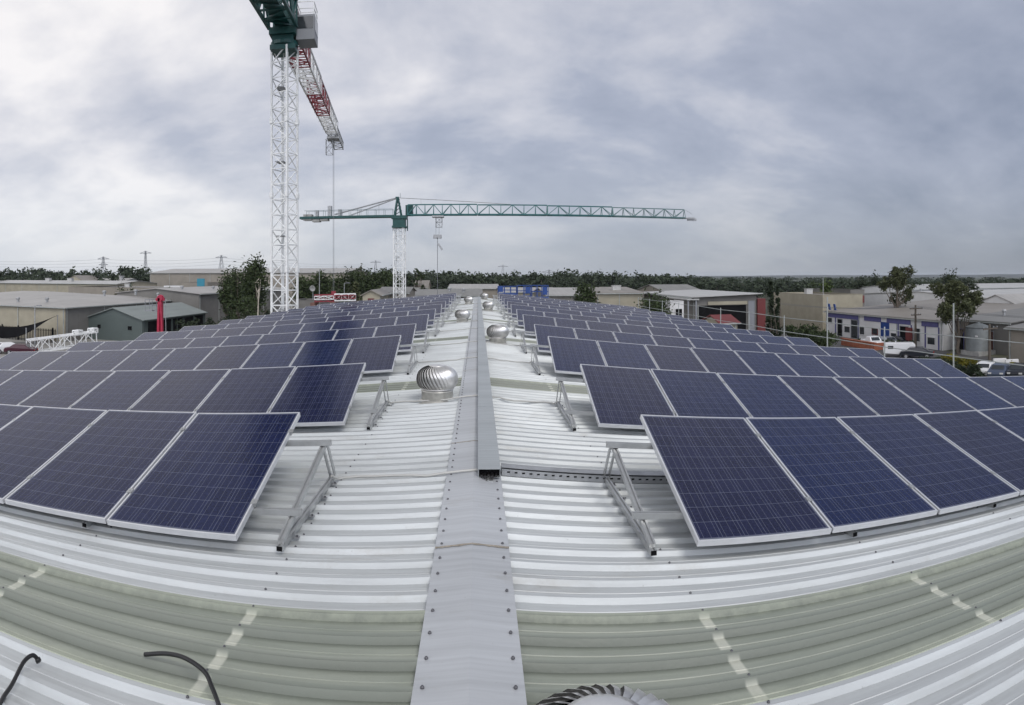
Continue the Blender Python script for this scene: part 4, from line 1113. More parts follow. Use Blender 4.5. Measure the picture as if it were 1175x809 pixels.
# blue striped office row
XB = 60
H = 4.15
yf, yn = Yat(948, XB), Yat(1082, XB)
t = bldg('office_building', 'low white office row with violet blue fascia band behind parked cars', 'office building', XB, XB + 26, yn, yf, H, 'sx', 1.5, 'whitewall', 'roofbeige', [
    ('W', Yat(955, XB), Yat(949.5, XB), 2.3, 3.1, 'glass', 'window', 'whitewall'),
    ('W', Yat(966.5, XB), Yat(961.5, XB), .1, 3.0, 'dark', 'door', 'cabgrey'),
    ('W', Yat(975.5, XB), Yat(969, XB), .9, 1.9, 'glass', 'window', 'whitewall'),
    ('W', Yat(984, XB), Yat(977, XB), .1, 3.1, 'glass', 'door', 'cabgrey'),
    ('W', Yat(992, XB), Yat(986.5, XB), .9, 2.1, 'glass', 'window', 'whitewall'),
    ('W', Yat(1007, XB), Yat(1001, XB), 1.2, 2.1, 'glass', 'window', 'redwall'),
    ('W', Yat(1020, XB), Yat(1011.5, XB), .1, 3.2, 'blue', 'roller_door', 'blue'),
    ('W', Yat(1029.5, XB), Yat(1022.5, XB), .9, 1.7, 'glass', 'window', 'whitewall'),
    ('W', Yat(1042, XB), Yat(1033, XB), .1, 2.9, 'dark', 'door', 'cabgrey'),
    ('W', Yat(1056, XB), Yat(1051, XB), .9, 2.8, 'glass', 'window', 'whitewall'),
    ('W', Yat(1073, XB), Yat(1064.5, XB), .7, 1.7, 'glass', 'window', 'whitewall')])
for a, b in ((950, 985), (992, 1011), (1018, 1045), (1058, 1077)): mb = MB(); mb.box(XB - .13, XB - .004, Yat(b, XB), Yat(a, XB), GZ + 3.25, GZ + 4.0); part('fascia_band', mb, 'violet', t, True)
mb = MB(); mb.box(XB - .3, XB - .002, yn - .1, yf + .1, GZ + 4.02, GZ + 4.16); part('gutter', mb, 'blue', t, True)
for px in (959, 985.5, 1031, 1046, 1062, 1077.5): mb = MB(); q = Yat(px, XB); mb.box(XB - .12, XB - .004, q - .1, q + .1, GZ, GZ + 3.24); part('downpipe', mb, 'violet', t, True)
mb = MB()
mb = MB()
q = Yat(1044, XB); mb.box(XB - .6, XB - .5, q - 1.2, q + .3, GZ + .4, GZ + 2.9); part('sign_board', mb, 'redwall', t, True)
q = Yat(953.5, XB)
for dy in (-.9, .9): mb = MB(); mb.hexa([(XB + .2, q + dy - .5, GZ + 4.5), (XB + .3, q + dy - .5, GZ + 4.5), (XB + .3, q + dy + .2, GZ + 4.5), (XB + .2, q + dy + .2, GZ + 4.5), (XB + .2, q + dy - .1, GZ + 5.6), (XB + .3, q + dy - .1, GZ + 5.6), (XB + .3, q + dy + .5, GZ + 5.6), (XB + .2, q + dy + .5, GZ + 5.6)]); part('roof_sign', mb, 'blue', t, True)
bldg('warehouse', 'low grey roofed workshop with blue gutter behind the steel tank', 'workshop', 62.5, 82, Yat(1160, 62.5), Yat(1098, 62.5), 4.3, 'sx', 1.3, 'greywall', 'roofgrey', [('W', Yat(1106, 62.5), Yat(1100, 62.5), .1, 3, 'dark', 'roller_door', 'violet'), ('W', Yat(1140, 62.5), Yat(1128, 62.5), .1, 3, 'rust', 'roller_door', 'cabgrey')], extra=[(70, 52, .8, 'vent'), (68, 60, .7, 'vent')])
bldg('workshop', 'cream walled workshop at the right picture edge', 'workshop', 57.5, 74, 28, Yat(1157, 57.5), 4.2, 'sx', 1.2, 'beige', 'roofgrey', [('W', 40, 46, .1, 3.2, 'whitewall', 'roller_door', 'beige')])
# steel tank
p = at(1122.5, 388, 84); t = thing('tank', 'grey corrugated steel tank standing before the blue guttered workshop', 'tank', (p.x, p.y, GZ))
zb = GZ + .6; ztp = -(374.5 - CY) / F * 84; rr = 14.2 / F * 84
mb = MB(); pr = [(rr, zb)]
q = zb
while q < ztp - .2: pr += [(rr, q), (rr + .03, q + .08), (rr, q + .16)]; q += .16
mb.lathe(pr + [(rr + .06, ztp - .1), (rr + .06, ztp), (rr, ztp)], 36, (p.x, p.y, 0)); part('shell', mb, 'tank', t, True, True)
mb = MB(); mb.lathe([(rr + .02, ztp + .002), (rr * .4, ztp + .35), (.3, ztp + .42), (.3, ztp + .55), (.001, ztp + .55)], 36, (p.x, p.y, 0)); part('lid', mb, 'tank', t, True)
mb = MB(); mb.box(p.x - rr, p.x + rr, p.y - rr, p.y + rr, GZ, GZ + .58); part('plinth', mb, 'conc', t, True)
mb = MB(); mb.box(p.x - rr * .72 - .3, p.x - rr * .72 - .2, p.y - rr * .74, p.y - rr * .5, ztp - 1.3, ztp - 1.1); part('badge', mb, 'whitewall', t, True)
# power pole
def power_pole(px, yt, d, label, arms=2):
    p = at(px, yt, d); t = thing('power_pole', label, 'power pole', (p.x, p.y, GZ))
    mb = MB(); mb.tube([(p.x, p.y, GZ), (p.x, p.y, p.z)], [.2, .13], 10); part('pole', mb, 'timber', t, True)
    for k in range(arms):
        z = p.z - .5 - k * .9; w = 1.3 - .3 * k
        mb = MB(); mb.box(p.x - w * .9, p.x + w * .9, p.y - .2, p.y - .08, z - .07, z + .07); part('crossarm', mb, 'timber', t, True)
        for s_ in (-.85, -.4, .4, .85):
            mb = MB(); mb.lathe([(.03, z + .07), (.07, z + .12), (.07, z + .2), (.03, z + .25)], 8, (p.x + s_ * w, p.y - .14, 0)); part('insulator', mb, 'cabgrey', t, True)
    return p
pp1 = power_pole(1050.5, 350, 88, 'dark timber power pole with crossarms in front of the office row')
power_pole(1135.5, 372, 70, 'thin dark timber pole right of the yellow bushes', 1)
# pylons
def pylon(px, yt, d, label, w=7, arms=3):
    p = at(px, yt, d); t = thing('pylon', label, 'pylon', (p.x, p.y, GZ)); Ht = p.z
    mb = MB(); n = 9
    for k in range(n):
        z0 = GZ + (Ht - GZ) * k / n; z1 = GZ + (Ht - GZ) * (k + 1) / n
        w0 = w / 2 * (1 - k / n) ** 1.3 + .35; w1 = w / 2 * (1 - (k + 1) / n) ** 1.3 + .35
        cs = [(-1, -1), (1, -1), (1, 1), (-1, 1)]
        for i in range(4):
            a = cs[i]; b = cs[(i + 1) % 4]
            mb.bar((p.x + a[0] * w0, p.y + a[1] * w0, z0), (p.x + a[0] * w1, p.y + a[1] * w1, z1), .20)
            mb.bar((p.x + a[0] * w0, p.y + a[1] * w0, z0), (p.x + b[0] * w1, p.y + b[1] * w1, z1), .11)
            mb.bar((p.x + a[0] * w1, p.y + a[1] * w1, z1), (p.x + b[0] * w1, p.y + b[1] * w1, z1), .11)
    part('lattice_mast', mb, 'cabgrey', t, True)
    for k in range(arms):
        z = Ht - 1.5 - k * 4.0; q = 4.6 - (k % 2) * .9
        mb = MB(); mb.bar((p.x - q, p.y, z), (p.x + q, p.y, z), .4); mb.bar((p.x - q, p.y, z), (p.x, p.y, z + 1.3), .2); mb.bar((p.x + q, p.y, z), (p.x, p.y, z + 1.3), .2)
        part('crossarm', mb, 'cabgrey', t, True)
    return p
q1 = pylon(118.5, 294.5, 420, 'grey lattice pylon above the left tree line', 7, 2)
q2 = pylon(167, 288, 430, 'slim tall mast with small platform above the left trees', 3, 1)
q3 = pylon(254, 293, 450, 'lattice pylon behind the long tall warehouse', 8, 1)
q4 = pylon(431, 299, 520, 'small distant pylon left of the far crane mast', 6, 1)
q5 = pylon(577, 304, 560, 'tiny distant pylon straight beyond the ridge duct', 6, 1)
q6 = pylon(630, 309.5, 380, 'faint thin mast right of the blue platforms', 2, 1)
t = thing('power_line', 'thin overhead wires running between the left pylons', 'power line', tuple(q1))
for k in range(3):
    mb = MB(); pts = []
    a = at(-60, 298 + 2.6 * k, 400); b = Vector((q1.x, q1.y, q1.z - 1.8 - 2.2 * k)); c = Vector((q3.x, q3.y, q3.z - 1.8 - 2.2 * k)); d_ = at(420, 304 + 2 * k, 470)
    for s_, e_ in ((a, b), (b, c), (c, d_)):
        for i in range(9): u = i / 8; p = s_.lerp(e_, u); p.z -= 3.2 * 4 * u * (1 - u) * .5; pts.append(p)
    mb.tube(pts, .045, 4, False); part('wire', mb, 'steel', t, True)
t = thing('power_line', 'overhead wires from the timber power pole past the eucalypts', 'power line', tuple(pp1))
for k, s_ in enumerate((-1.0, 0, 1.0)):
    mb = MB(); a = Vector((pp1.x + s_, pp1.y - .14, pp1.z - .25)); b = a + Vector((8, -52, .3)); c = a + Vector((-6, 48, .3)); pts = []
    for s2, e_ in ((c, a), (a, b)):
        for i in range(9): u = i / 8; p = s2.lerp(e_, u); p.z -= 1.0 * 4 * u * (1 - u); pts.append(p)
    mb.tube(pts, .018, 4, False); part('wire', mb, 'steel', t, True)

# ------------------------------------------------------------------ vehicles
def car(kind, loc, rz, paint, label, group=None):
    t = thing({'car': 'parked_car', 'van': 'parked_van', 'ute': 'parked_ute', 'caravan': 'caravan'}[kind], label, {'car': 'car', 'van': 'van', 'ute': 'ute', 'caravan': 'caravan'}[kind], loc, rz, group)
    P = {'car': [(-2.15, .35), (-2.2, .7), (-2.0, .95), (-1.45, 1.0), (-.85, 1.42), (.75, 1.44), (1.55, 1.02), (2.1, .95), (2.2, .6), (2.15, .35)],
         'van': [(-2.4, .4), (-2.45, .95), (-2.1, 1.1), (-1.5, 1.95), (-1.2, 2.05), (2.3, 2.05), (2.4, 1.9), (2.4, .4)],
         'ute': [(-2.5, .4), (-2.55, .8), (-2.35, 1.05), (-1.4, 1.12), (-.8, 1.68), (.45, 1.7), (.75, 1.12), (2.45, 1.12), (2.5, .45)],
         'caravan': [(-2.6, .7), (-2.7, 1.6), (-2.3, 2.5), (2.2, 2.55), (2.6, 2.2), (2.6, .6), (0, .5)]}[kind]
    hw = .9 if kind != 'caravan' else 1.05
    beltz = 1.0 if kind != 'van' else 1.15
    mb = MB(); n = len(P); vs = []
    for s_ in (-1, 1):
        for (x, z) in P: vs.append((x, s_ * (hw - (.14 if (z > beltz + .12 and kind != 'caravan') else 0)), z))
    fs = [tuple(range(n)), tuple(range(2 * n - 1, n - 1, -1))] + [((i + 1) % n, i, n + i, n + (i + 1) % n) for i in range(n)]
    mb.add(vs, fs); b = part('body', mb, paint, t)
    bv = b.modifiers.new('b', 'BEVEL'); bv.width = .07; bv.segments = 2
    if kind == 'car': side = [(-1.3, 1.04), (-.82, 1.36), (.7, 1.38), (1.35, 1.05)]
    elif kind == 'van': side = [(-1.75, 1.25), (-1.4, 1.8), (-.55, 1.8), (-.55, 1.25)]
    elif kind == 'ute': side = [(-1.25, 1.16), (-.76, 1.6), (.42, 1.62), (.6, 1.16)]
    else: side = [(-1.9, 1.5), (-1.9, 2.05), (-1.0, 2.05), (-1.0, 1.5)]
    for s_ in (-1, 1):
        mb = MB(); y = s_ * (hw + .004); y2 = s_ * (hw - .125) if kind != 'caravan' else y
        vs = [(side[0][0], s_ * (hw + (.004 if kind == 'caravan' else -.02)), side[0][1]), (side[1][0], y2, side[1][1]), (side[2][0], y2, side[2][1]), (side[3][0], s_ * (hw + (.004 if kind == 'caravan' else -.02)), side[3][1])]
        vs += [(a, b_ - s_ * .03, c) for a, b_, c in vs]
        mb.hexa(vs if s_ > 0 else vs); part('side_window', mb, 'glass', t)
    if kind != 'caravan':
        for a_, b_, nme in ((P[3], P[4], 'windscreen'), ((P[5], P[6], 'rear_window') if kind != 'van' else (P[2], P[3], None))[:3],):
            if nme is None: continue
            ax, az = a_; bx, bz = b_
            nx, nz = (az - bz), (bx - ax); l_ = math.hypot(nx, nz); nx, nz = nx / l_ * .012, nz / l_ * .012
            if nz < 0: nx, nz = -nx, -nz
            q = [(ax * .92 + bx * .08, az * .92 + bz * .08), (ax * .1 + bx * .9, az * .1 + bz * .9)]
            mb = MB(); mb.add([(q[0][0] + nx, -.68, q[0][1] + nz), (q[0][0] + nx, .68, q[0][1] + nz), (q[1][0] + nx, .62, q[1][1] + nz), (q[1][0] + nx, -.62, q[1][1] + nz)], [(0, 1, 2, 3)])
            part(nme, mb, 'glass', t)
        for s_ in (-.62, .62):
            mb = MB(); mb.box(P[1][0] - .02, P[1][0] + .06, s_ - .18, s_ + .18, .66, .82); part('headlight', mb, 'lamp', t)
            mb = MB(); mb.box(P[-2][0] - .05, P[-2][0] + .03, s_ - .15, s_ + .15, .68, .86); part('tail_light', mb, 'lampred', t)
    for x in ((-1.35, 1.35) if kind != 'caravan' else (.2,)):
        for s_ in (-1, 1):
            mb = MB(); mb.lathe([(.001, -.11), (.29, -.11), (.33, -.08), (.33, .08), (.29, .11), (.001, .11)], 20, (x, s_ * (hw - .06), .33), 'y'); w = part('wheel', mb, 'tyre', t)
            mb = MB(); mb.lathe([(.001, .0), (.19, .0), (.2, .02)], 14, (x, s_ * (hw + .062), .33), 'y'); mb.build('rim', 'galv', w)
    return t
def gpt(px, py): d = gd(py); p = at(px, py, d); return (p.x, p.y, GZ + .008)
def rz_at(px, extra=0): return -(px - CX) / F + extra
car('ute', gpt(1001, 399), R(78), 'carwhite', 'white ute parked before the orange brick planter')
car('car', gpt(1018, 397), R(82), 'carsilver', 'silver car parked right of the white ute')
car('car', gpt(1034, 396.5), R(96), 'cardark', 'black car parked between silver car and timber power pole')
car('caravan', gpt(1032, 409), R(-38), 'carwhite', 'long white caravan parked just beyond the panel row corner').scale = (.8, .8, .72)
car('car', gpt(1052, 411), R(-44), 'cardark', 'dark car partly hidden by panels right of the caravan')
car('van', gpt(1056, 394.5), R(90), 'carwhite', 'white van parked against the violet striped office row')
car('car', gpt(1088, 396.5), R(70), 'carwhite', 'white hatchback parked beside the tall leafy eucalypt')
car('car', gpt(1131, 431), R(30), 'carwhite', 'white car with its windscreen facing the hedge at right')
car('car', gpt(1148, 433), R(28), 'carblue', 'slate blue car right of the white hedge-side car')
car('car', gpt(1170, 433), R(26), 'cardark', 'dark car at the right picture edge below concrete blocks')
car('car', gpt(8, 405), R(60), 'carwhite', 'white car roof at the left picture edge', )
car('car', gpt(24, 407), R(20), 'maroon', 'maroon car just above the far left panel row')
# white barrier blocks
for i, px in enumerate((1147, 1161)):
    p = gpt(px, 421 + i * 1.2); t = thing('barrier', ['left', 'right'][i] + ' white barrier block of the pair beside the road at right', 'barrier', p, R(-30), 'white barrier blocks')
    mb = MB(); mb.hexa([(-.85, -.35, 0), (.85, -.35, 0), (.85, .35, 0), (-.85, .35, 0), (-.8, -.12, 1.0), (.8, -.12, 1.0), (.8, .12, 1.0), (-.8, .12, 1.0)]); o = part('block', mb, 'whitewall', t)
    o.modifiers.new('b', 'BEVEL').width = .05
    mb = MB(); mb.box(-.6, -.3, -.37, .37, .02, .14); mb.box(.3, .6, -.37, .37, .02, .14); part('fork_slot', mb, 'dark', t)
# brick planter
t = thing('planter', 'long orange brick planter wall before the white office row', 'planter', (XB - 6, 88, GZ))
mb = MB(); ya, yb_ = Yat(1005, XB - 7), Yat(967, XB - 7); mb.box(XB - 7.3, XB - 7, ya, yb_, GZ, GZ + 1.0); mb.box(XB - 7, XB - 5, ya, ya + .3, GZ, GZ + 1.0); mb.box(XB - 7.4, XB - 6.9, ya - .1, yb_ + .1, GZ + 1.003, GZ + 1.1); part('brick_wall', mb, 'brick', t, True)
# red orange machinery in the yard in front of the dark warehouse
bldg('shed', 'small shed with faded red roof in front of the dark open warehouse', 'shed', Xat(827, 74), Xat(846, 74), 74, 80, 4.5, 'gx', .8, 'cream', 'redwall', [('S', Xat(830, 74), Xat(838, 74), .1, 2.6, 'orange', 'roller_door', 'cream')])

# ------------------------------------------------------------------ trees
def leaves(mb, c, rad, n, size, rr, flat=.75, droop=0):
    """leaf faces spread through an uneven blob of clumps"""
    cl = []
    for _ in range(max(5, n // 40)):
        u = Vector((rr.gauss(0, 1), rr.gauss(0, 1), rr.gauss(0, 1))).normalized() * (rr.random() ** .4)
        cl.append((Vector((c[0] + u.x * rad[0] * .8, c[1] + u.y * rad[1] * .8, c[2] + u.z * rad[2] * .8)), rr.uniform(.26, .48)))
    for _ in range(n):
        q, k = cl[rr.randrange(len(cl))]
        u = Vector((rr.gauss(0, .5), rr.gauss(0, .5), rr.gauss(0, .5) * flat))
        p = q + Vector((u.x * rad[0] * k, u.y * rad[1] * k, u.z * rad[2] * k - droop * rr.random()))
        s = size * rr.uniform(.6, 1.3)
        a = Vector((rr.gauss(0, 1), rr.gauss(0, 1), rr.gauss(0, .6))).normalized(); b = a.cross(Vector((rr.gauss(0, 1), rr.gauss(0, 1), rr.gauss(0, 1)))).normalized()
        mb.add([p - a * s, p + b * s * .45, p + a * s, p - b * s * .45], [(0, 1, 2, 3)])
def tree(name, label, px, d, ytop, wpx, base_frac, leaf, n=2500, size=.28, seed=1, group=None, bark='bark', shape='round', lobes=None, ybase=None):
    rr = random.Random(seed)
    p = at(px, ytop, d); Ht = p.z - GZ; wr = wpx / 2 / F * d * (1.12 if shape == 'round' else 1.0)
    t = thing(name, label, 'tree' if 'bush' not in name and 'hedge' not in name else 'bush', (p.x, p.y, GZ), 0, group)
    mb = MB(); hb = Ht * base_frac
    pts = [Vector((0, 0, 0)), Vector((rr.uniform(-.2, .2), 0, hb * .5)), Vector((rr.uniform(-.4, .4), 0, hb)), Vector((rr.uniform(-.5, .5), .1, Ht * .8))]
    r0 = max(.10, Ht * (.022 if name != 'dead_tree' else .009))
    mb.tube(pts, [r0 * 1.2, r0, r0 * .75, r0 * .2], 8)
    lim = []
    for k in range(9):
        a = k * 2.4 + rr.random(); z0 = hb * rr.uniform(.75, 1.2); z1 = hb + (Ht - hb) * rr.uniform(.12, .9); q = wr * rr.uniform(.5, .95)
        e = Vector((q * math.cos(a), q * math.sin(a), z1)); st = Vector((pts[2].x * z0 / max(hb, .1), 0, z0))
        m_ = st.lerp(e, .5) + Vector((0, 0, -.1 * (z1 - z0))); mb.tube([st, m_, e], [r0 * .45, r0 * .3, r0 * .1], 5); lim.append(e)
    part('trunk', mb, bark, t)
    mb = MB(); ch = Ht - hb
    if shape == 'round': leaves(mb, (0, 0, hb + ch * .5), (wr, wr, ch * .52), n, size, rr)
    elif shape == 'cone':
        for k in range(7):
            f = k / 6; leaves(mb, (0, 0, hb + ch * (f * .9 + .05)), (wr * (1 - f * .75), wr * (1 - f * .75), ch * .12), n // 7, size, rr)
    elif shape == 'open':   # separate clumps at the limb ends
        for e in lim: leaves(mb, e, (wr * .36, wr * .36, ch * .17), n // 12, size, rr, .8, .3)
        leaves(mb, (pts[3].x, 0, Ht * .9), (wr * .42, wr * .42, ch * .14), n // 7, size, rr)
        leaves(mb, (0, 0, hb + ch * .62), (wr * .62, wr * .62, ch * .30), n // 6, size, rr)
    part('crown', mb, leaf, t)
    return t
tree('broadleaf_tree', 'large dark domed tree just left of the near crane mast', 292, 104, 293.5, 32, .25, 'leaf', 5200, .30, 3)
tree('broadleaf_tree', 'dark bushy tree at the left end of the near crane tree group', 262, 122, 309, 24, .2, 'leaf', 2600, .3, 4)
tree('broadleaf_tree', 'low dark tree between the domed tree and bushy tree', 272, 112, 303, 20, .2, 'leaf', 1800, .3, 5)
tree('dead_tree', 'thin pale trunked sapling standing before the dark domed tree', 295, 92, 320, 10, .85, 'leaf', 60, .2, 6, bark='barkpale')
tree('bush', 'dark low bush below the large domed tree', 282, 98, 337, 32, .08, 'leaf', 1500, .26, 8)
tree('bush', 'round green bush above the crimson boom lift', 193, 150, 326, 13, .05, 'leaf', 900, .3, 9)
tree('bush', 'wide dark bush near the far left white towers', 137, 175, 322, 18, .05, 'leaf', 700, .35, 10)
tree('bush', 'small bush right of the wide dark bush at left', 151, 172, 324.5, 9, .05, 'leaf', 350, .3, 11)
for i, (px, d, yt, w, lf) in enumerate(((350, 138, 315, 30, 'leaf'), (369, 142, 311, 28, 'leaf'), (386, 150, 316, 32, 'leaf'), (404, 156, 307, 38, 'leaf'), (424, 160, 306, 38, 'leaf'), (443, 158, 308, 34, 'leaf'), (410, 118, 325, 14, 'leafeuc'), (436, 128, 321, 15, 'leafeuc'))):
    tree('broadleaf_tree', ['dark tree directly right of the near crane mast', 'dark tree behind the white lamp post', 'low dark tree above the red and white crane sections', 'tall dark tree left of the distant pylon', 'tall dark tree under the distant pylon', 'dark tree close left of the far crane mast', 'small lighter tree above the cream shed with red door', 'sparse pale green tree above the red door shed'][i], px, d, yt, w, .15, lf, 3200 if i < 6 else 700, .38, 20 + i, 'trees between the two cranes')
tree('sparse_tree', 'wispy bare topped tree rising above trees between the cranes', 416, 170, 301.5, 14, .5, 'leafeuc', 130, .4, 31, shape='open')
tree('leaning_tree', 'flat topped tree leaning right beside the far crane mast', 480, 165, 306.5, 20, .5, 'leaf', 500, .36, 32, shape='open')
tree('broadleaf_tree', 'round dark green tree right of the blue scissor lifts', 672.5, 96, 322, 32, .10, 'leaf', 4200, .26, 33)
bpy.data.objects[-1]
tree('broadleaf_tree', 'spreading dark tree left of the small white block', 750, 88, 332, 40, .12, 'leaf', 3000, .26, 34)
tree('conifer', 'blackish conifer left of the cream box warehouse, taller of two', 884, 96, 326, 17, .06, 'leafpine', 2200, .26, 35, shape='cone')
tree('conifer', 'blackish conifer touching the cream box warehouse corner', 892, 92, 331, 13, .06, 'leafpine', 1600, .26, 36, shape='cone')
tree('broadleaf_tree', 'bright green round tree behind the cream box warehouse', 949, 150, 316.5, 17, .1, 'leaflime', 1100, .34, 37)
tree('broadleaf_tree', 'dark low tree left of the bright green tree', 934, 165, 322, 20, .1, 'leaf', 800, .36, 38)
tree('eucalypt', 'tall eucalypt with bare trunk before the white warehouse', 1031, 112, 305, 46, .36, 'leafeuc', 5200, .24, 41, shape='open')
tree('eucalypt', 'big leafy eucalypt with dark trunk beside the steel tank', 1100, 84, 321, 60, .20, 'leafeuc', 8200, .22, 43, shape='open')
tree('broadleaf_tree', 'dark dense tree top behind the big leafy eucalypt', 1090, 190, 308, 28, .2, 'leafpine', 1500, .4, 44)
tree('broadleaf_tree', 'dark tree far right behind the big leafy eucalypt', 1112, 200, 314, 24, .2, 'leafpine', 1000, .4, 45)
tree('broadleaf_tree', 'dark tree group left part behind the tall eucalypt', 988, 205, 314.5, 22, .15, 'leafpine', 1000, .4, 46)
tree('broadleaf_tree', 'dark tree second left behind the tall eucalypt', 1004, 205, 314, 17, .15, 'leafpine', 800, .4, 47)
tree('broadleaf_tree', 'dark tree directly behind the tall eucalypt crown', 1046, 200, 313, 26, .15, 'leafpine', 1000, .4, 48)
# hedges and bushes
def hedge(name, label, p0, p1, h, w, leaf, n, size, seed):
    rr = random.Random(seed); a = Vector(p0); b = Vector(p1); t = thing(name, label, 'hedge', tuple(a.lerp(b, .5)))
    mb = MB(); L_ = (b - a).length; d = (b - a).normalized(); s = Vector((-d.y, d.x, 0)); o = t.location
    m = max(3, int(L_ / (w * .7)))
    for k in range(m + 1):
        c = a + d * L_ * k / m - o + s * rr.uniform(-.2, .2); hh = h * rr.uniform(.8, 1.12)
        leaves(mb, (c.x, c.y, hh * .5), (w * .62, w * .62, hh * .55), n // (m + 1), size, rr)
    part('foliage', mb, leaf, t)
    for k in range(m + 1): mb = MB(); c = a + d * L_ * k / m - o; mb.tube([(c.x, c.y, 0), (c.x + .1, c.y, h * .6)], [.07, .03], 5); part('stem', mb, 'bark', t)
hedge('hedge', 'wide dark green hedge right of the cream box warehouse base', gpt(912, 394), gpt(948, 401), 3.2, 2.8, 'leaf', 4500, .22, 51)
hedge('hedge', 'low green hedge in front of the orange brick planter', gpt(985, 397), gpt(1046, 400), 1.3, 1.3, 'leaf', 3500, .17, 52)
hedge('hedge', 'dark hedge running past the yellow bushes to the parked cars', gpt(1062, 424), gpt(1124, 436), 1.6, 1.6, 'leafpine', 4200, .15, 53)
hedge('hedge', 'yellow flowering low hedge above the dark hedge at right', gpt(1082, 415), gpt(1124, 425), 1.1, 1.6, 'leafyel', 3600, .15, 54)
hedge('hedge', 'green hedge at the right picture edge beside dark car', gpt(1162, 428), gpt(1185, 430), 1.2, 1.4, 'leafyel', 1200, .15, 55)
hedge('hedge', 'brushy twiggy shrubs between the steel tank and right workshop', gpt(1142, 404), gpt(1160, 400), 3.2, 2.0, 'bark', 1500, .2, 56)
hedge('hedge', 'dark scrub strip along the shed right of the open bays', (-47.5, 92, GZ), (-44, 128, GZ), 3.6, 3.2, 'leafpine', 4500, .26, 57)
# far tree belt as one mass
rr = random.Random(5)
def prof(px):
    P_ = [(-200, 309), (0, 309.5), (50, 310), (75, 312), (100, 311), (130, 310.5), (140, 307), (168, 307.5), (175, 312), (330, 311), (350, 309), (450, 309), (500, 309), (560, 311), (600, 312), (640, 311), (665, 309.5), (690, 311.5), (760, 313), (800, 316), (830, 319), (880, 320), (1400, 320)]
    for (a, b), (c, d) in zip(P_, P_[1:]):
        if a <= px <= c: return b + (d - b) * (px - a) / (c - a)
    return 315
mb = MB(); tr = MB()
px = -170
while px < 1330:
    for lay in range(3):
        d = rr.uniform(275, 320) + lay * 40; yt = prof(px) + rr.uniform(-1.0, 2.8) - (1.6 if px < 172 else -1.0) - (1.6 if rr.random() < .13 else 0)
        q = px + rr.uniform(-5, 5); p = at(q, yt, d); w = rr.uniform(4.5, 8.0); Ht = p.z - GZ
        leaves(mb, (p.x, p.y, GZ + Ht * .60), (w, w, Ht * .42), 190, 1.0, rr, .9)
        leaves(mb, (p.x, p.y, GZ + Ht * .30), (w * 1.1, w, Ht * .3), 45, 1.0, rr, .9)
        if rr.random() < .3: tr.tube([(p.x, p.y, GZ), (p.x, p.y, GZ + Ht * .7)], [.3, .12], 5)
    px += 7.5
tag(mb.build('tree_belt', 'leaffar'), 'dark belt of distant trees along the horizon', 'trees', kind='stuff')
tag(tr.build('tree_belt_trunks', 'bark'), 'trunks standing inside the distant tree belt', 'trees', kind='stuff')
mb = MB()
for k in range(520):
    th = rr.uniform(-.95, 1.15); d = rr.choice((600, 900, 1400)) * rr.uniform(.8, 1.2); x, y = d * math.sin(th), d * math.cos(th)
    h_ = rr.uniform(7, 9.8) if th > .3 else rr.uniform(8, 12); w = d * .012
    leaves(mb, (x, y, GZ + h_ * .55), (w * 2, w, h_ * .5), 60, 2.2 * d / 900, rr, .8)
tag(mb.build('distant_forest', 'leaffar'), 'far low forest reaching to the horizon', 'trees', kind='stuff')

# ------------------------------------------------------------------ ground, roads, hills
def ground_mat():
    m, nt, b = nm('dry grass and gravel ground'); tc = N(nt, 'ShaderNodeTexCoord'); o = tc.outputs['Object']
    n1 = NOISE(nt, o, .02, 8, .65); n2 = NOISE(nt, o, .4, 6, .7)
    f = M_(nt, 'MULTIPLY_ADD', M_(nt, 'SUBTRACT', n1, .5), 5, .5, True)
    c = MIX(nt, f, (.045, .060, .028), (.15, .14, .10)); c = MIX(nt, M_(nt, 'MULTIPLY', n2, .4), c, (.19, .17, .13))
    nt.links.new(c, b.inputs['Base Color']); b.inputs['Roughness'].default_value = .9
    return m
M['ground'] = ground_mat()
M['asphalt'] = mat('asphalt', (.075, .075, .077), .85, 0, .25, .15, .2, 4)
M['paving'] = mat('pale concrete paving', (.24, .235, .22), .85, 0, .2, .2, .2, 4)
M['terrain'] = mat('wooded far land', (.022, .032, .018), .95, 0, .4, .01, c2=(.045, .055, .03))
M['hill'] = mat('wooded hill', (.016, .022, .018), .9, 0, .3, .002)
mb = MB(); n = 60
vs = []; rads = [0, 60, 150, 400, 1000, 2500, 6000, 12000]
for r in rads:
    for k in range(n): a = 2 * math.pi * k / n; vs.append((r * math.cos(a), r * math.sin(a), GZ))
mb.add(vs, [(i * n + k, i * n + (k + 1) % n, (i + 1) * n + (k + 1) % n, (i + 1) * n + k) for i in range(len(rads) - 1) for k in range(n)])
mb.f = [f for i, f in enumerate(mb.f) if i < 2 * n]; mb.mi = mb.mi[:len(mb.f)]
tag(mb.build('ground', 'ground'), kind='structure')
mb = MB(); rads = [150, 400, 1000, 2500, 6000, 12000]; vs = []
for r in rads:
    for k in range(n): a = 2 * math.pi * k / n; vs.append((r * math.cos(a), r * math.sin(a), GZ - .02 if r > 150 else GZ))
mb.add(vs, [(i * n + k, i * n + (k + 1) % n, (i + 1) * n + (k + 1) % n, (i + 1) * n + k) for i in range(len(rads) - 1) for k in range(n)])
tag(mb.build('terrain', 'terrain'), kind='structure')
def flat(name, m, x0, x1, y0, y1, dz):
    mb = MB(); mb.quad((x0, y0, GZ + dz), (x1, y0, GZ + dz), (x1, y1, GZ + dz), (x0, y1, GZ + dz)); tag(mb.build(name, m), kind='structure')
flat('yard', 'paving', -120, -12.4, 20, 230, .004)
flat('yard', 'paving', -60, 60, 48, 190, .0045) if False else None
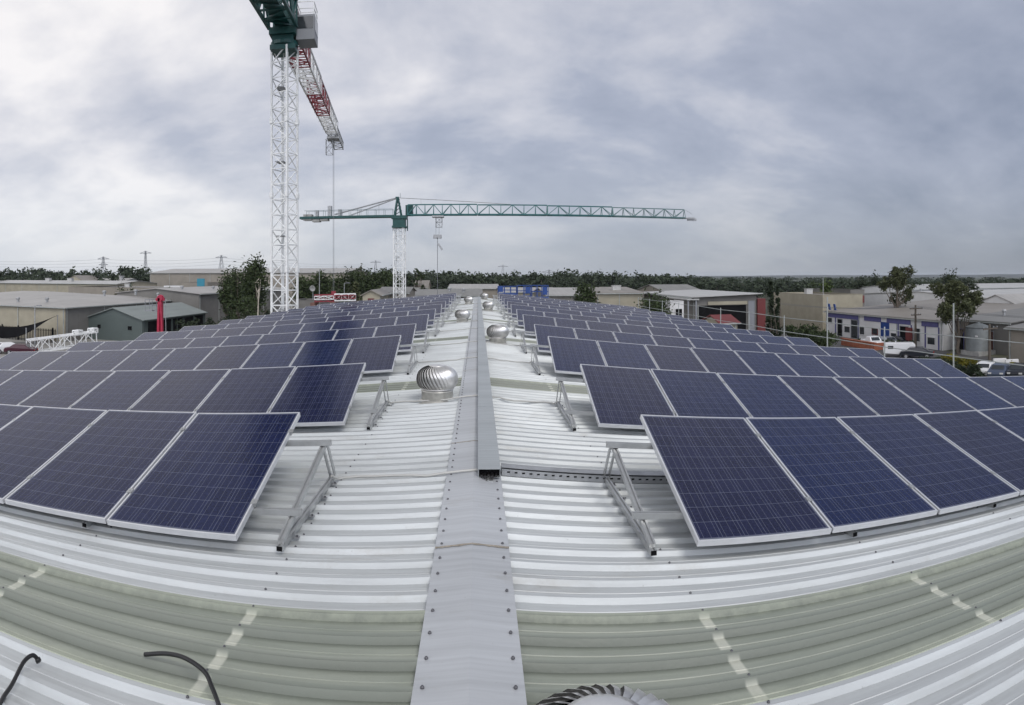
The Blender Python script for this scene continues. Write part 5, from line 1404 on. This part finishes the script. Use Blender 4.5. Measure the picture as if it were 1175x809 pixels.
flat('yard', 'paving', -12, 48, 49, 180, .004)
flat('car_park', 'asphalt', 48.2, 59.9, 20, 118, .004)
flat('road', 'asphalt', 30, 44, -60, 300, .008)
flat('grass_verge', 'ground', 44.3, 48, -60, 300, .006)
mb = MB()
for y in range(-50, 290, 8): mb.quad((36.9, y, GZ + .012), (37.05, y, GZ + .012), (37.05, y + 3, GZ + .012), (36.9, y + 3, GZ + .012))
for x in (30.3, 43.6): mb.quad((x, -60, GZ + .012), (x + .1, -60, GZ + .012), (x + .1, 300, GZ + .012), (x, 300, GZ + .012))
tag(mb.build('road_markings', 'whitewall'), kind='structure')
mb = MB(); mb.box(44.02, 44.18, -60, 300, GZ, GZ + .13); mb.box(29.82, 29.98, -60, 300, GZ, GZ + .13); tag(mb.build('kerb', 'conc'), kind='structure')
mb = MB(); m_ = 90; vs = []
for j in range(4):
    for i in range(m_ + 1):
        th = -1.0 + 2.3 * i / m_; d = 5200 + j * 900
        env = 1 / (1 + math.exp(-(th - .55) * 9)); hgt = (10 + 34 * env * (.55 + .6 * abs(noise.noise(Vector((th * 5, 2, 0))))) + 5 * noise.noise(Vector((th * 22, 1, 0)))) * math.sin(math.pi * j / 3) if 0 < j < 3 else 0
        vs.append((d * math.sin(th), d * math.cos(th), GZ + hgt * 1.0))
mb.add(vs, [(j * (m_ + 1) + i, j * (m_ + 1) + i + 1, (j + 1) * (m_ + 1) + i + 1, (j + 1) * (m_ + 1) + i) for j in range(3) for i in range(m_)])
tag(mb.build('hills', 'hill'), kind='structure')

# ------------------------------------------------------------------ haze
HAZE = 0.7e-4
if HAZE:
    mb = MB(); mb.box(-7800, 7800, -7800, 7800, GZ - 1, 40)
    m = bpy.data.materials.new('haze'); m.use_nodes = True; nt = m.node_tree; nt.nodes.clear()
    out = nt.nodes.new('ShaderNodeOutputMaterial'); v = nt.nodes.new('ShaderNodeVolumePrincipled')
    v.inputs['Color'].default_value = (.80, .86, .94, 1); v.inputs['Density'].default_value = HAZE
    nt.links.new(v.outputs[0], out.inputs['Volume'])
    M['haze'] = m; tag(mb.build('haze', m), kind='stuff')

# ------------------------------------------------------------------ sky and light
w = bpy.data.worlds.new('World'); sc.world = w; w.use_nodes = True; nt = w.node_tree
bg = nt.nodes['Background']; bg.inputs['Strength'].default_value = .10
SUN_EL, SUN_AZ = R(50), R(150)       # azimuth from +Y towards +X
sky = N(nt, 'ShaderNodeTexSky', sky_type='NISHITA'); sky.sun_disc = False; sky.sun_elevation = SUN_EL; sky.sun_rotation = SUN_AZ
tc = N(nt, 'ShaderNodeTexCoord'); g = tc.outputs['Generated']
sx = N(nt, 'ShaderNodeSeparateXYZ'); nt.links.new(g, sx.inputs[0]); vx, vy, vz = sx.outputs
z = M_(nt, 'MAXIMUM', vz, 0)
den = M_(nt, 'ADD', z, .38)
cmb = N(nt, 'ShaderNodeCombineXYZ'); nt.links.new(M_(nt, 'DIVIDE', vx, den), cmb.inputs[0]); nt.links.new(M_(nt, 'DIVIDE', vy, den), cmb.inputs[1])
cp = cmb.outputs[0]
warp = N(nt, 'ShaderNodeTexNoise'); warp.inputs['Scale'].default_value = .8; nt.links.new(cp, warp.inputs['Vector'])
va = N(nt, 'ShaderNodeVectorMath', operation='MULTIPLY_ADD'); nt.links.new(warp.outputs['Color'], va.inputs[0]); va.inputs[1].default_value = (.45, .45, .45); nt.links.new(cp, va.inputs[2])
n1 = NOISE(nt, va.outputs[0], 1.1, 8, .5); n2 = NOISE(nt, MAPV(nt, va.outputs[0], (1, 1.3, 1)), 2.3, 9, .55)
n3 = NOISE(nt, va.outputs[0], 8.0, 8, .6)
cl = M_(nt, 'ADD', M_(nt, 'MULTIPLY_ADD', n2, .42, M_(nt, 'MULTIPLY', n1, .48)), M_(nt, 'MULTIPLY', n3, .10))
cl = M_(nt, 'MULTIPLY_ADD', M_(nt, 'SUBTRACT', cl, .5), 4.4, .5, True)
# broad brightness of the layer: brighter to the left and centre, heavier cloud to the right
lr = M_(nt, 'MULTIPLY_ADD', vx, -.68, .56, True)
f = M_(nt, 'MULTIPLY_ADD', cl, .55, M_(nt, 'MULTIPLY', lr, .60), True)
cr = N(nt, 'ShaderNodeValToRGB'); el = cr.color_ramp.elements
el[0].position = 0; el[0].color = (.17, .20, .27, 1); el[1].position = 1; el[1].color = (.72, .70, .70, 1)
e = el.new(.45); e.color = (.31, .335, .41, 1)
e = el.new(.72); e.color = (.49, .495, .54, 1)
nt.links.new(f, cr.inputs['Fac'])
# near the horizon the layer thins into an even grey
hor = M_(nt, 'POWER', M_(nt, 'SUBTRACT', 1, M_(nt, 'MINIMUM', M_(nt, 'MULTIPLY', z, 4.2), 1)), 1.6)
hc = MIX(nt, lr, (.165, .185, .215), (.50, .53, .58))
c = MIX(nt, M_(nt, 'MULTIPLY', hor, .8), cr.outputs['Color'], hc)
zen = M_(nt, 'MULTIPLY_ADD', M_(nt, 'MULTIPLY', M_(nt, 'MINIMUM', M_(nt, 'MAXIMUM', M_(nt, 'SUBTRACT', z, .62), 0), .2), 5), -.60, 1.0)
zc = N(nt, 'ShaderNodeVectorMath', operation='SCALE'); nt.links.new(c, zc.inputs[0]); back = M_(nt, 'MULTIPLY_ADD', M_(nt, 'MULTIPLY_ADD', vy, -1.3, .0, True), 1.7, 1.0)
nt.links.new(M_(nt, 'MULTIPLY', M_(nt, 'MULTIPLY', zen, back), 10.0), zc.inputs['Scale'])
fin = MIX(nt, .93, sky.outputs[0], zc.outputs[0])
nt.links.new(fin, bg.inputs['Color'])
sd = bpy.data.lights.new('sun', 'SUN'); sd.energy = 1.0; sd.angle = R(22); sd.color = (1, .96, .90)
so = bpy.data.objects.new('sun', sd); col.objects.link(so)
dv = Vector((math.cos(SUN_EL) * math.sin(SUN_AZ), math.cos(SUN_EL) * math.cos(SUN_AZ), math.sin(SUN_EL)))
so.rotation_euler = dv.to_track_quat('Z', 'Y').to_euler(); so.location = (0, 0, 60)
sc.view_settings.view_transform = 'Standard'; sc.view_settings.look = 'None'; sc.view_settings.gamma = 1; sc.view_settings.exposure = .46
sc.cycles.use_adaptive_sampling = True; sc.cycles.max_bounces = 6; sc.cycles.volume_bounces = 0
try: sc.cycles.use_denoising = True
except Exception: pass
